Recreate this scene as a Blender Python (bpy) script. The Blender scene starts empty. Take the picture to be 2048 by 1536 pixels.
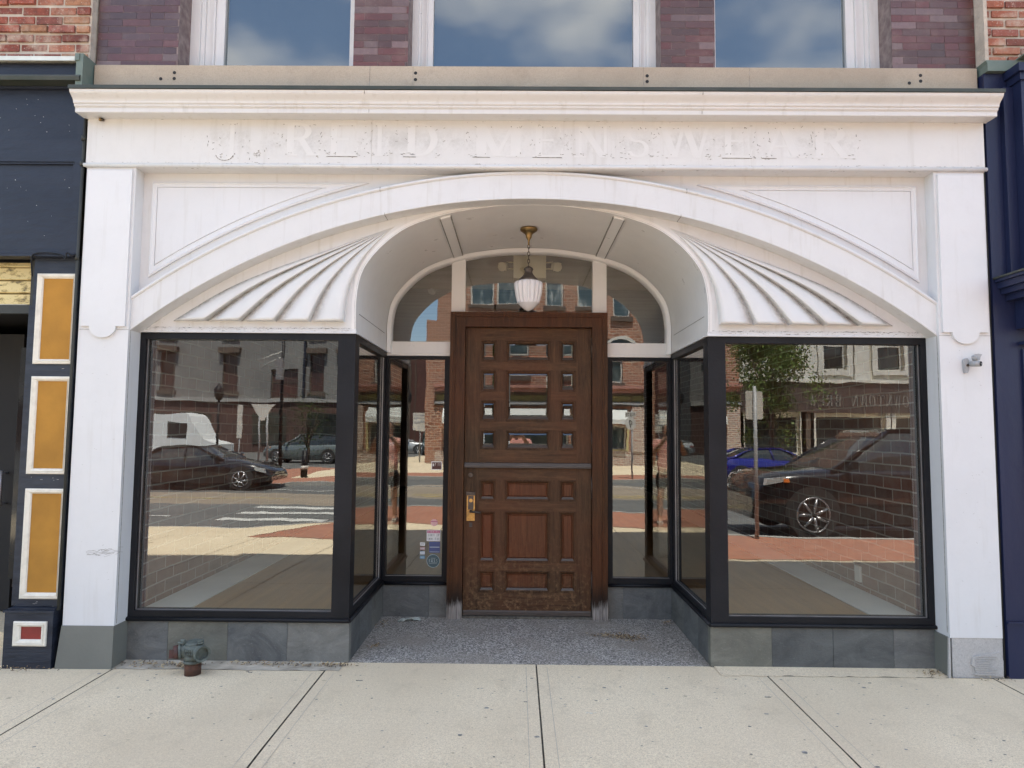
import bpy, bmesh, math, random
from math import radians as R, sin, cos, pi
from mathutils import Vector, Matrix
random.seed(7)
S = bpy.context.scene
COL = S.collection

# ---------------------------------------------------------------- camera
cd = bpy.data.cameras.new('camera'); cam = bpy.data.objects.new('camera', cd); COL.objects.link(cam)
S.camera = cam
S.render.resolution_x = 1024; S.render.resolution_y = 768
cd.sensor_fit = 'HORIZONTAL'; cd.sensor_width = 36.0; cd.lens = 36.0 * 1349.9 / 2048
cd.clip_start = 0.005; cd.clip_end = 900
CAM = Vector((-0.0835, -4.0, 1.39))
pitch, yaw, roll = 0.0701, -0.0081, 0.0085
fw = Vector((sin(yaw)*cos(pitch), cos(yaw)*cos(pitch), sin(pitch)))
rt = Vector((cos(yaw), -sin(yaw), 0)); up = rt.cross(fw)
r2 = rt*cos(roll) + up*sin(roll); u2 = -rt*sin(roll) + up*cos(roll)
m3 = Matrix((r2, u2, -fw)).transposed()
cam.matrix_world = Matrix.Translation(CAM) @ m3.to_4x4()

# ---------------------------------------------------------------- world, sun, exposure
SUN_EL, SUN_ROT = 68.5, 8.0
w = bpy.data.worlds.new('World'); S.world = w; w.use_nodes = True
nt = w.node_tree; nt.nodes.clear()
def wn(t, **k):
    n = nt.nodes.new(t)
    for a, b in k.items(): setattr(n, a, b)
    return n
out = wn('ShaderNodeOutputWorld'); bg = wn('ShaderNodeBackground'); bg.inputs[1].default_value = 0.125
sky = wn('ShaderNodeTexSky', sky_type='NISHITA', sun_disc=False, sun_elevation=R(SUN_EL), sun_rotation=R(SUN_ROT), air_density=1.0, dust_density=0.4)
tc = wn('ShaderNodeTexCoord'); mp = wn('ShaderNodeMapping'); mp.inputs['Scale'].default_value = (1, 1, 1.9); mp.inputs['Location'].default_value = (0.35, 0.1, 0.2)
nz = wn('ShaderNodeTexNoise'); nz.inputs['Scale'].default_value = 3.1; nz.inputs['Detail'].default_value = 7; nz.inputs['Roughness'].default_value = 0.52
cr = wn('ShaderNodeValToRGB'); cr.color_ramp.elements[0].position = 0.47; cr.color_ramp.elements[1].position = 0.63
mx = wn('ShaderNodeMix', data_type='RGBA'); mx.inputs[7].default_value = (6.3, 6.3, 6.3, 1)
L = nt.links.new
L(tc.outputs['Generated'], mp.inputs[0]); L(mp.outputs[0], nz.inputs[0]); L(nz.outputs[0], cr.inputs[0])
zz = wn('ShaderNodeSeparateXYZ'); L(tc.outputs['Generated'], zz.inputs[0])
mr = wn('ShaderNodeMapRange'); mr.inputs[1].default_value = .27; mr.inputs[2].default_value = .40; L(zz.outputs[2], mr.inputs[0])
ml = wn('ShaderNodeMath', operation='MULTIPLY'); L(cr.outputs[0], ml.inputs[0]); L(mr.outputs[0], ml.inputs[1]); L(ml.outputs[0], mx.inputs[0]); L(sky.outputs[0], mx.inputs[6]); L(mx.outputs[2], bg.inputs[0]); L(bg.outputs[0], out.inputs[0])

sl = bpy.data.lights.new('sun', 'SUN'); sl.energy = 5.0; sl.angle = R(0.5); sl.color = (1, 0.955, 0.88)
so = bpy.data.objects.new('sun', sl); COL.objects.link(so)
sd = Vector((sin(R(SUN_ROT))*cos(R(SUN_EL)), cos(R(SUN_ROT))*cos(R(SUN_EL)), sin(R(SUN_EL))))
so.rotation_euler = sd.to_track_quat('Z', 'Y').to_euler()
S.view_settings.view_transform = 'Standard'; S.view_settings.look = 'None'
S.view_settings.exposure = 1.88; S.view_settings.gamma = 1.0
S.cycles.max_bounces = 10; S.cycles.transparent_max_bounces = 16; S.cycles.glossy_bounces = 6; S.cycles.diffuse_bounces = 5
S.cycles.caustics_reflective = False; S.cycles.sample_clamp_indirect = 6

# ---------------------------------------------------------------- materials
class NT:
    def __init__(s, name):
        s.m = bpy.data.materials.new(name); s.m.use_nodes = True; s.t = s.m.node_tree; s.t.nodes.clear()
        s.out = s.n('ShaderNodeOutputMaterial'); s.p = None
    def n(s, t, ins=None, **k):
        n = s.t.nodes.new(t)
        for a, b in k.items(): setattr(n, a, b)
        for a, b in (ins or {}).items():
            if isinstance(b, bpy.types.NodeSocket): s.t.links.new(b, n.inputs[a])
            else: n.inputs[a].default_value = b
        return n
    def l(s, a, b): s.t.links.new(a, b)
    def coord(s, scale=(1, 1, 1), loc=(0, 0, 0), rot=(0, 0, 0)):
        c = s.n('ShaderNodeTexCoord')
        return s.n('ShaderNodeMapping', {0: c.outputs['Object'], 'Scale': scale, 'Location': loc, 'Rotation': rot}).outputs[0]
    def noise(s, vec, scale, detail=4, rough=.55, dist=0):
        return s.n('ShaderNodeTexNoise', {'Vector': vec, 'Scale': scale, 'Detail': detail, 'Roughness': rough, 'Distortion': dist}).outputs[0]
    def ramp(s, fac, stops, interp='LINEAR'):
        r = s.n('ShaderNodeValToRGB', {0: fac}); e = r.color_ramp.elements; r.color_ramp.interpolation = interp
        while len(e) < len(stops): e.new(0.5)
        for i, (p, c) in enumerate(stops):
            e[i].position = p; e[i].color = c if len(c) == 4 else (*c, 1)
        return r.outputs[0]
    def mix(s, f, a, b, mode='MIX'):
        n = s.n('ShaderNodeMix', data_type='RGBA', blend_type=mode)
        for i, v in ((0, f), (6, a), (7, b)):
            if isinstance(v, bpy.types.NodeSocket): s.l(v, n.inputs[i])
            else: n.inputs[i].default_value = v if i == 0 else ((*v, 1) if len(v) == 3 else v)
        return n.outputs[2]
    def math(s, op, a, b=0.0, clamp=False):
        n = s.n('ShaderNodeMath', operation=op, use_clamp=clamp)
        for i, v in ((0, a), (1, b)):
            if isinstance(v, bpy.types.NodeSocket): s.l(v, n.inputs[i])
            else: n.inputs[i].default_value = v
        return n.outputs[0]
    def princ(s, color, rough=.6, bump=None, bstr=.3, bdist=.01, **ins):
        p = s.n('ShaderNodeBsdfPrincipled')
        for k, v in [('Base Color', color), ('Roughness', rough)] + list(ins.items()):
            k = k.replace('_', ' ')
            if isinstance(v, bpy.types.NodeSocket): s.l(v, p.inputs[k])
            else: p.inputs[k].default_value = (*v, 1) if isinstance(v, tuple) and len(v) == 3 and k != 'Subsurface Radius' else v
        if bump is not None:
            b = s.n('ShaderNodeBump', {'Height': bump, 'Strength': bstr, 'Distance': bdist}); s.l(b.outputs[0], p.inputs['Normal'])
        s.l(p.outputs[0], s.out.inputs[0]); s.p = p
        return s.m

def simple(name, c1, c2=None, scale=6, rough=.6, bump=.0, bscale=60, stretch=(1, 1, 1), detail=5, lo=.35, hi=.65, **ins):
    t = NT(name); v = t.coord(stretch); c2 = c2 or tuple(x*.8 for x in c1)
    f = t.noise(v, scale, detail)
    col = t.ramp(f, [(lo, c1), (hi, c2)])
    b = t.noise(v, bscale, 5) if bump else None
    return t.princ(col, rough, b, bump, .01, **ins)

def comb(t, a, b):
    c = t.n('ShaderNodeTexCoord'); s = t.n('ShaderNodeSeparateXYZ', {0: c.outputs['Object']})
    return t.n('ShaderNodeCombineXYZ', {0: s.outputs[a], 1: s.outputs[b]}).outputs[0]

def brickmat(name, c1, c2, mortar, bw=.2, bh=.065, ms=.012, plane=(0, 2), rough=.85, bump=.5, wear=.25, wearcol=(.3, .28, .25)):
    t = NT(name); v = comb(t, *plane)
    wob = t.noise(t.coord(), 3.0, 3)
    v2 = t.n('ShaderNodeVectorMath', {0: v, 1: t.n('ShaderNodeCombineXYZ', {0: t.math('MULTIPLY', wob, .02), 1: t.math('MULTIPLY', wob, .02)}).outputs[0]}, operation='ADD').outputs[0]
    b = t.n('ShaderNodeTexBrick', {'Vector': v2, 'Scale': 1.0, 'Mortar Size': ms, 'Mortar Smooth': .2, 'Bias': 0.0, 'Brick Width': bw, 'Row Height': bh,
        'Color1': (*c1, 1), 'Color2': (*c2, 1), 'Mortar': (*mortar, 1)})
    n = t.noise(t.coord(), 9, 6, .65)
    col = t.mix(t.ramp(n, [(.35, (0, 0, 0)), (.8, (wear*2,)*3)]), b.outputs[0], wearcol)
    col = t.mix(t.ramp(t.noise(t.coord((1, 1, 1)), 1.3, 3), [(.35, (.8, .8, .8)), (.7, (1.15, 1.15, 1.15))]), (0, 0, 0), (0, 0, 0)) if False else col
    h = t.math('ADD', t.math('MULTIPLY', b.outputs[1], -1.0), t.math('MULTIPLY', t.noise(t.coord(), 60, 4), .35))
    return t.princ(col, rough, h, bump, .006)

M = {}
# white painted woodwork of the shopfront: weathered, a little grime and vertical streaks
def paint(name, base, grime=.5, specks=.5, zline=None, rough=.42):
    t = NT(name); v = t.coord()
    f = t.noise(v, 1.7, 6, .6)
    col = t.ramp(f, [(.3, tuple(x*.94 for x in base)), (.62, base)])
    st = t.noise(t.coord((14, 14, 1.1)), 1.6, 5, .6)
    col = t.mix(t.ramp(st, [(.56, (0, 0, 0)), (.80, (grime*.62,)*3)]), col, (.42, .40, .35))
    col = t.mix(t.ramp(t.noise(t.coord((1, 1, 1), (5, 3, 2)), 11, 6, .7), [(.50, (0, 0, 0)), (.75, (grime*.22,)*3)]), col, (.46, .45, .42))
    sp = t.noise(v, 55, 3, .7); big = t.noise(v, 2.4, 4, .6)
    msk = t.math('MULTIPLY', t.ramp(sp, [(.69, (0, 0, 0)), (.74, (1, 1, 1))]), t.ramp(big, [(.52, (0, 0, 0)), (.66, (specks,)*3)]))
    col = t.mix(msk, col, (.25, .24, .22))
    h = t.math('ADD', t.math('MULTIPLY', t.noise(v, 40, 5), .4), t.noise(v, 6, 3))
    return t.princ(col, t.ramp(t.noise(v, 9, 4), [(.3, (rough-.08,)*3), (.7, (rough+.14,)*3)]), h, .10, .01)
M['white'] = paint('white_paint', (.655, .66, .66), .8, .8)
M['white_clean'] = paint('white_panel_paint', (.665, .675, .685), .45, .45)
M['vault'] = paint('vault_paint', (.74, .735, .72), .2, .15, rough=.35)
M['frieze'] = paint('frieze_paint', (.655, .655, .64), .6, .9)
_f = M['frieze'].node_tree; _pb = [n for n in _f.nodes if n.type == 'BSDF_PRINCIPLED'][0]; _old = _pb.inputs['Base Color'].links[0].from_socket
t = NT.__new__(NT); t.m = M['frieze']; t.t = _f
_s = t.n('ShaderNodeSeparateXYZ', {0: t.n('ShaderNodeTexCoord').outputs['Object']})
_bz = t.math('SUBTRACT', 1.0, t.math('MULTIPLY', t.math('ABSOLUTE', t.math('SUBTRACT', _s.outputs[2], 3.145)), 8.5), True)
_bx = t.math('SUBTRACT', 1.0, t.math('MULTIPLY', t.math('MAXIMUM', t.math('SUBTRACT', t.math('ABSOLUTE', _s.outputs[0]), 1.9), 0.0), 6.0), True)
_n = t.ramp(t.math('ADD', t.math('MULTIPLY', t.noise(t.coord(), 5.5, 3), .6), t.math('MULTIPLY', t.noise(t.coord(), 60, 6, .8), .5)), [(.52, (0, 0, 0)), (.68, (.5, .5, .5))])
_m = t.math('MULTIPLY', t.math('MULTIPLY', _bz, _bx), _n)
t.l(t.mix(_m, _old, (.40, .39, .365)), _pb.inputs['Base Color'])
M['residue'] = simple('letter_ghost_paint', (.668, .668, .653), (.648, .648, .633), 14, .46)
M['hair'] = simple('hairline_crack', (.42, .41, .39), (.52, .51, .49), 30, .8)
M['grime'] = simple('grime', (.14, .135, .12), (.36, .35, .32), 60, .9)
# fan paint: grime plus painted valley shade, both darkening the flutes (vertex attribute "dirt" marks the valleys)
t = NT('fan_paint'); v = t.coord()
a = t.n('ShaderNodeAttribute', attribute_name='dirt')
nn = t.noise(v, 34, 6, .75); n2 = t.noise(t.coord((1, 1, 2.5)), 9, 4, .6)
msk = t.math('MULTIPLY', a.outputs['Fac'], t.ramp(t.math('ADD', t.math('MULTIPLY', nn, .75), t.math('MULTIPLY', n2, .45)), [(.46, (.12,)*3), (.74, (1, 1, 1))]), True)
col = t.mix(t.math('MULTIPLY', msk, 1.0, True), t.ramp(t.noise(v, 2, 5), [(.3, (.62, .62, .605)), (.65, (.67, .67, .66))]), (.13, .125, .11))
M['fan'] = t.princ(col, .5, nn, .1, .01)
M['black'] = simple('black_frame_paint', (.0085, .009, .011), (.014, .015, .018), 3, .44, .15, 60, Specular_IOR_Level=.2)
M['black_dull'] = simple('dark_board', (.02, .022, .02), (.035, .038, .033), 5, .6, .2, 40)
M['alu'] = simple('glazing_bead', (.30, .29, .29), (.22, .21, .21), 8, .4, Metallic=.4)
def slate(name, c, c2):
    t = NT(name); v = t.coord((1, 1, 1.6), (random.random()*9, 0, 0), (0, R(random.uniform(-40, 40)), 0))
    f = t.noise(v, 3.5, 9, .68, 1.2); g = t.noise(v, 22, 6, .7, .6)
    col = t.ramp(f, [(.32, c), (.55, c2), (.75, tuple(min(1, x*1.35) for x in c2))])
    col = t.mix(t.ramp(g, [(.62, (0, 0, 0)), (.75, (.7, .7, .7))]), col, tuple(x*.40 for x in c))
    col = t.mix(t.ramp(t.noise(v, 60, 4, .8), [(.60, (0, 0, 0)), (.70, (.6, .6, .6))]), col, tuple(min(1, x*2) for x in c2))
    return t.princ(col, .62, t.math('ADD', f, t.math('MULTIPLY', g, .5)), .5, .012)
M['slate'] = [slate('slate_%s' % n, c, d) for n, c, d in (('blue', (.075, .080, .080), (.130, .136, .132)), ('olive', (.100, .100, .083), (.142, .142, .118)), ('dark', (.050, .054, .055), (.088, .094, .093)), ('grey', (.105, .106, .096), (.165, .166, .152)))]
# oak
def oak(name, dark, light, scale=1.0, rough=.48, horiz=False, worn=0.0):
    t = NT(name); st = (1.2, 8, 16) if horiz else (16, 8, 1.2)
    v = t.coord(st); g = t.noise(v, 3.2*scale, 8, .65, 1.0)
    fine = t.noise(t.coord(tuple(x*5 for x in st)), 3, 4, .6)
    lg = t.noise(t.coord(), 1.6, 3, .5)
    col = t.ramp(g, [(.30, dark), (.52, tuple((a+b)/2 for a, b in zip(dark, light))), (.72, light)])
    col = t.mix(t.ramp(lg, [(.38, (0, 0, 0)), (.68, (.55,)*3)]), col, (light[0]*1.05, light[1]*.66, light[2]*.55))
    c = t.n('ShaderNodeTexCoord'); z = t.n('ShaderNodeSeparateXYZ', {0: c.outputs['Object']}).outputs[2]
    sc = t.noise(t.coord((30, 1, 30), (0, 0, 0), (0, R(35), 0)), 1.1, 5, .7)
    lowz = t.math('SUBTRACT', 1.0, t.math('MULTIPLY', z, 1.5), True)
    wm = t.math('MULTIPLY', t.ramp(sc, [(.50, (0, 0, 0)), (.72, (1, 1, 1))]), t.math('MAXIMUM', t.math('MULTIPLY', lowz, worn), worn*.10), True)
    col = t.mix(wm, col, (.24, .14, .07))
    return t.princ(col, t.ramp(fine, [(.3, (rough-.08,)*3), (.7, (rough+.15,)*3)]), t.math('ADD', g, t.math('MULTIPLY', fine, .7)), .35, .006, Specular_IOR_Level=.25), t
M['oak'] = oak('door_oak', (.026, .0145, .0075), (.112, .060, .029), worn=1.0)[0]
M['oak_h'] = oak('door_oak_rail', (.029, .016, .008), (.130, .069, .033), horiz=True, worn=1.3)[0]
M['oak_panel'] = oak('door_oak_panel', (.046, .020, .0095), (.15, .060, .026), worn=.6, rough=.42)[0]
M['oak_grey'] = simple('weathered_lit_moulding', (.055, .042, .034), (.10, .080, .067), 9, .42, .2, 60, (1, 8, 16))  # worn grey wood; on moulding sills its tone also paints in reflected light
m, t = oak('door_frame_oak', (.022, .0105, .0045), (.098, .041, .015), rough=.42)
# rotten foot of the frame: bleached bare wood below about 17 cm, ragged edge
c = t.n('ShaderNodeTexCoord'); z = t.n('ShaderNodeSeparateXYZ', {0: c.outputs['Object']}).outputs[2]
rag = t.math('ADD', t.math('MULTIPLY', t.noise(t.coord((70, 70, 5)), 1.6, 6, .75), .20), t.math('MULTIPLY', t.noise(t.coord((9, 9, 2)), 1.2, 2), .10))
edge = t.math('SUBTRACT', rag, z)
bleach = t.ramp(t.math('ADD', edge, .5), [(.51, (0, 0, 0)), (.56, (.8, .8, .8))])
dark = t.ramp(t.math('ADD', edge, .5), [(.36, (0, 0, 0)), (.49, (.85, .85, .85))])
old = t.p.inputs['Base Color'].links[0].from_socket
c1 = t.mix(dark, old, (.012, .008, .006)); c2 = t.mix(bleach, c1, t.ramp(t.noise(t.coord((60, 60, 2)), 3, 5), [(.35, (.10, .085, .07)), (.6, (.42, .39, .36))]))
t.l(c2, t.p.inputs['Base Color']); M['oak_frame'] = m
# terrazzo threshold
t = NT('pebble_terrazzo'); v = t.coord((1, 1, 0))
vo = t.n('ShaderNodeTexVoronoi', {'Vector': v, 'Scale': 130.0}); ve = t.n('ShaderNodeTexVoronoi', {'Vector': v, 'Scale': 130.0}, feature='DISTANCE_TO_EDGE')
h = t.n('ShaderNodeSeparateColor', {0: vo.outputs['Color']}).outputs[0]
col = t.ramp(h, [(.0, (.08, .075, .068)), (.28, (.25, .235, .21)), (.55, (.46, .435, .395)), (.8, (.64, .605, .55)), (1, (.78, .74, .67))])
col = t.mix(t.ramp(ve.outputs[0], [(.02, (1, 1, 1)), (.10, (0, 0, 0))]), col, (.085, .085, .085))
col = t.mix(t.ramp(t.noise(t.coord(), 3.0, 5, .6), [(.42, (0, 0, 0)), (.65, (.75, .75, .75))]), col, (.27, .245, .21))
M['terrazzo'] = t.princ(col, .6, ve.outputs[0], .3, .003)
# concrete
def concrete(name, c1, c2, speck=.5):
    t = NT(name); v = t.coord()
    f = t.noise(v, 1.3, 6, .6); g = t.noise(v, 130, 3, .8); k = t.noise(v, 320, 2, .6)
    col = t.ramp(f, [(.3, c1), (.7, c2)])
    col = t.mix(t.ramp(g, [(.40, (speck,)*3), (.53, (0, 0, 0))]), col, tuple(x*.62 for x in c1))
    col = t.mix(t.ramp(k, [(.52, (0, 0, 0)), (.66, (speck*.8,)*3)]), col, tuple(min(1, x*1.35) for x in c2))
    m1 = t.noise(v, 48, 4, .75); col = t.mix(t.ramp(m1, [(.36, (speck*.55,)*3), (.55, (0, 0, 0))]), col, tuple(x*.72 for x in c1))
    pk = t.noise(v, 24, 2, .5); col = t.mix(t.ramp(pk, [(.70, (0, 0, 0)), (.735, (speck,)*3)]), col, tuple(x*.45 for x in c1))
    bg_ = t.noise(t.coord((1, .7, 1), (1, 7, 0)), 1.1, 4, .55); col = t.mix(t.ramp(bg_, [(.40, (0, 0, 0)), (.62, (.5,)*3)]), col, tuple(x*.78 for x in c1))
    st = t.noise(t.coord((1, .6, 1), (3, 1, 0)), 5, 6, .7)
    col = t.mix(t.ramp(st, [(.54, (0, 0, 0)), (.74, (.42,)*3)]), col, tuple(x*.6 for x in c1))
    return t.princ(col, .88, t.math('ADD', t.math('MULTIPLY', g, .7), t.math('MULTIPLY', k, .5)), .35, .004)
M['walk'] = concrete('sidewalk_concrete', (.74, .615, .43), (.84, .71, .515), .8)
M['joint'] = simple('joint_dirt', (.075, .068, .055), (.17, .155, .125), 40, .95)
M['dirt'] = simple('wall_foot_mortar', (.30, .27, .215), (.54, .49, .40), 9, .95, .5, 50)
M['rawconc'] = concrete('raw_plinth_concrete', (.42, .41, .395), (.60, .59, .575), .5)
M['plinth'] = simple('plinth_grey_paint', (.14, .145, .128), (.165, .17, .15), 3, .6, .1, 60)
M['lintel'] = concrete('stone_lintel', (.40, .335, .255), (.50, .435, .345), .3)
M['copper'] = simple('green_copper', (.10, .14, .12), (.16, .20, .17), 8, .55, .1, 30)
M['darkflash'] = simple('dark_flashing', (.028, .036, .026), (.045, .05, .04), 8, .5)
M['whiteflash'] = simple('white_flashing', (.62, .66, .62), (.5, .54, .5), 8, .4)
M['navy'] = simple('navy_paint', (.014, .018, .030), (.021, .026, .041), 1.4, .42, .55, 9, (1, 1, 2.5), Specular_IOR_Level=.35)
M['navy_wet'] = simple('navy_post_paint', (.011, .015, .026), (.024, .030, .046), 5, .4, .4, 18, (1, 1, 5), Specular_IOR_Level=.4)
M['blue'] = simple('royal_navy_paint', (.010, .015, .046), (.015, .021, .060), 1.3, .42, .3, 14, (1, 1, .4), Specular_IOR_Level=.35)
M['cream'] = simple('old_white_moulding', (.74, .71, .62), (.60, .57, .49), 22, .55, .15, 60, lo=.45, hi=.8)
M['ochre'] = simple('ochre_panel', (.43, .215, .038), (.34, .17, .032), 5, .75, .08, 90, Specular_IOR_Level=.25)
M['red'] = simple('red_panel', (.27, .03, .022), (.20, .028, .02), 14, .6, .1, 80)
t = NT('peeling_yellow_board'); v = t.coord((1, 1, 2.2)); f = t.noise(v, 11, 8, .75); col = t.ramp(f, [(.36, (.10, .085, .055)), (.44, (.42, .33, .14)), (.5, (.66, .55, .27)), (.8, (.58, .50, .28))])
M['yellow'] = t.princ(col, .75, f, .4, .006)
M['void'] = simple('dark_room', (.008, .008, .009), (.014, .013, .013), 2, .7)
# glass: a thin pane, clear with mirror reflection growing at grazing angles
def glass(name, base=.13, tint=(.80, .81, .79), rough=0.0, wav=0.0):
    t = NT(name)
    ge = t.n('ShaderNodeNewGeometry'); dt = t.n('ShaderNodeVectorMath', {0: ge.outputs['Incoming'], 1: ge.outputs['Normal']}, operation='DOT_PRODUCT')
    f = t.math('POWER', t.math('SUBTRACT', 1.0, t.math('ABSOLUTE', dt.outputs['Value']), True), 3.2)
    fac = t.math('ADD', base, t.math('MULTIPLY', f, .9-base), True)
    tr = t.n('ShaderNodeBsdfTransparent', {0: (*tint, 1)}); gl = t.n('ShaderNodeBsdfGlossy', {0: (.97, .97, .93, 1), 'Roughness': rough})
    if wav:
        b = t.n('ShaderNodeBump', {'Height': t.noise(t.coord((1, 1, 2.2)), 2.1, 2), 'Strength': 1.0, 'Distance': wav}); t.l(b.outputs[0], gl.inputs['Normal'])
    mx = t.n('ShaderNodeMixShader', {0: fac}); t.l(tr.outputs[0], mx.inputs[1]); t.l(gl.outputs[0], mx.inputs[2]); t.l(mx.outputs[0], t.out.inputs[0])
    return t.m
M['glass'] = glass('plate_glass', .155, wav=.0003)
M['glass_up'] = glass('upper_window_glass', .165, (.55, .6, .62), .05, .0004)
M['glass_bev'] = glass('bevelled_glass', .11)
# purple glazed brick / red brick with a colour per brick
def colbrick(name, bump=.3, rough=.5, spot=.25, wear=0.0):
    t = NT(name); a = t.n('ShaderNodeVertexColor', layer_name='col'); v = t.coord()
    n = t.noise(v, 26, 6, .7); n2 = t.noise(v, 7, 5, .6)
    c = t.mix(t.ramp(n, [(.35, (spot,)*3), (.6, (0, 0, 0))]), a.outputs[0], (.03, .02, .02))
    if wear:
        c = t.mix(t.ramp(n2, [(.50, (0, 0, 0)), (.72, (wear,)*3)]), c, (.50, .42, .33))
        sp = t.noise(v, 90, 4, .8); c = t.mix(t.ramp(sp, [(.60, (0, 0, 0)), (.68, (wear*1.2,)*3)]), c, (.62, .56, .48))
    return t.princ(c, rough, t.math('ADD', n, n2), bump, .01)
M['glazed'] = colbrick('glazed_purple_brick', .12, .38, .2, .10)
M['oldbrick'] = colbrick('old_red_brick', .9, .9, .5, .75)
M['oldbrick2'] = colbrick('lime_stained_brick', .9, .9, .25, .95)
M['mortar_l'] = simple('pale_mortar', (.42, .37, .31), (.52, .46, .38), 14, .95, .6, 60)
M['mortar_p'] = simple('purple_joint', (.14, .10, .10), (.26, .21, .20), 20, .9)
M['int_brick'] = brickmat('interior_brick', (.21, .075, .045), (.11, .045, .03), (.42, .36, .30), .215, .080, .0055, (1, 2), wear=.25, wearcol=(.30, .24, .19))
M['floor_wood'] = simple('interior_floorboards', (.36, .20, .075), (.27, .155, .065), 2.2, .42, .05, 20, (10, .7, 1))
M['floor_grey'] = simple('interior_grey_border', (.74, .76, .70), (.66, .68, .63), 3, .55, .05)
M['ceil'] = simple('interior_ceiling', (.20, .195, .16), (.30, .29, .25), 1.4, .5, .1, 12, (1, 14, 14))
M['int_wall'] = simple('interior_back_wall', (.20, .18, .15), (.26, .23, .20), 3, .8)
M['brass'] = simple('aged_brass', (.30, .20, .08), (.16, .11, .05), 16, .38, .2, 60, Metallic=.85)
M['gold'] = simple('worn_gold_brass', (.65, .40, .13), (.35, .22, .09), 30, .35, .3, 60, Metallic=.8)
M['bronze'] = simple('lamp_bronze', (.12, .10, .085), (.07, .055, .045), 20, .45, .1, 60, Metallic=.5)
M['milk'] = NT('milk_glass').princ((.66, .635, .635), .16, Coat_Weight=.6, Subsurface_Weight=.25, Subsurface_Radius=(.05, .05, .05))
M['camgrey'] = simple('grey_camera_housing', (.38, .39, .40), (.30, .31, .32), 12, .45)
M['lens'] = simple('black_lens', (.01, .01, .01), (.02, .02, .02), 5, .08)
M['verdigris'] = simple('verdigris_bronze', (.072, .086, .076), (.125, .148, .132), 22, .7, .5, 70, lo=.4, hi=.62)
M['rust'] = simple('rusty_iron', (.105, .045, .025), (.055, .028, .02), 20, .85, .5, 70)
M['redcap'] = simple('faded_red_cap', (.085, .030, .024), (.06, .035, .03), 25, .7, .4, 60)
M['leaf'] = simple('dry_leaf', (.36, .25, .12), (.16, .09, .045), 60, .8)
M['paper'] = simple('crumpled_wrapper', (.33, .37, .34), (.45, .49, .45), 40, .5, .5, 40)
M['emerg'] = simple('cream_plastic', (.86, .82, .60), (.88, .84, .64), 3, .5)

# ---------------------------------------------------------------- helpers
def box(bm, x0, x1, y0, y1, z0, z1, mi=0):
    v = [bm.verts.new((x, y, z)) for z in (z0, z1) for x, y in ((x0, y0), (x1, y0), (x1, y1), (x0, y1))]
    fs = [(0, 3, 2, 1), (4, 5, 6, 7), (0, 1, 5, 4), (1, 2, 6, 5), (2, 3, 7, 6), (3, 0, 4, 7)]
    r = [bm.faces.new([v[i] for i in f]) for f in fs]
    for f in r: f.material_index = mi
    return r
def prism(bm, pts, y0, y1, mi=0, axis='y'):
    P = {'y': lambda a, b, c: (a, c, b), 'x': lambda a, b, c: (c, a, b), 'z': lambda a, b, c: (a, b, c)}[axis]
    A = [bm.verts.new(P(a, b, y0)) for a, b in pts]; B = [bm.verts.new(P(a, b, y1)) for a, b in pts]
    n = len(pts); fs = [bm.faces.new(A), bm.faces.new(B[::-1])]
    for i in range(n): fs.append(bm.faces.new([A[i], B[i], B[(i+1) % n], A[(i+1) % n]]))
    for f in fs: f.material_index = mi
def cyl(bm, p0, p1, r0, r1=None, seg=16, caps=True, mi=0):
    r1 = r0 if r1 is None else r1; p0, p1 = Vector(p0), Vector(p1); d = (p1-p0).normalized()
    a = d.orthogonal().normalized(); b = d.cross(a)
    A = [bm.verts.new(p0+(a*cos(2*pi*i/seg)+b*sin(2*pi*i/seg))*r0) for i in range(seg)]
    B = [bm.verts.new(p1+(a*cos(2*pi*i/seg)+b*sin(2*pi*i/seg))*r1) for i in range(seg)]
    for i in range(seg):
        f = bm.faces.new([A[i], A[(i+1) % seg], B[(i+1) % seg], B[i]]); f.smooth = True; f.material_index = mi
    if caps:
        for c in (A[::-1], B): f = bm.faces.new(c); f.material_index = mi
def lathe(bm, prof, cx=0, cy=0, seg=24, flute=0, fa=0.0, fr=None):
    rings = []
    for k, (r, z) in enumerate(prof):
        ring = []
        for i in range(seg):
            a = 2*pi*i/seg; rr = r
            if flute and (fr is None or fr[0] <= z <= fr[1]): rr = r*(1+fa*cos(flute*a))
            ring.append(bm.verts.new((cx+rr*cos(a), cy+rr*sin(a), z)))
        rings.append(ring)
    for a, b in zip(rings, rings[1:]):
        for i in range(seg):
            f = bm.faces.new([a[i], a[(i+1) % seg], b[(i+1) % seg], b[i]]); f.smooth = True
    for r in (rings[0], rings[-1]):
        try: bm.faces.new(r)
        except Exception: pass
def obj(name, bm, mats, parent=None, bevel=0, label=None, kind=None, smooth=False, loc=None):
    if bevel:
        es = [e for e in bm.edges if len(e.link_faces) == 2 and e.calc_face_angle(0) > .5]
        bmesh.ops.bevel(bm, geom=es, offset=bevel, segments=1, affect='EDGES', clamp_overlap=True)
    bmesh.ops.recalc_face_normals(bm, faces=bm.faces[:])
    if smooth:
        for f in bm.faces: f.smooth = True
    me = bpy.data.meshes.new(name); bm.to_mesh(me); bm.free()
    for m in (mats if isinstance(mats, (list, tuple)) else [mats]): me.materials.append(m)
    o = bpy.data.objects.new(name, me); COL.objects.link(o)
    if parent: o.parent = parent
    if loc: o.location = loc
    if label: o['label'] = label
    if kind: o['kind'] = kind
    return o
def nb(): return bmesh.new()
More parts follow.
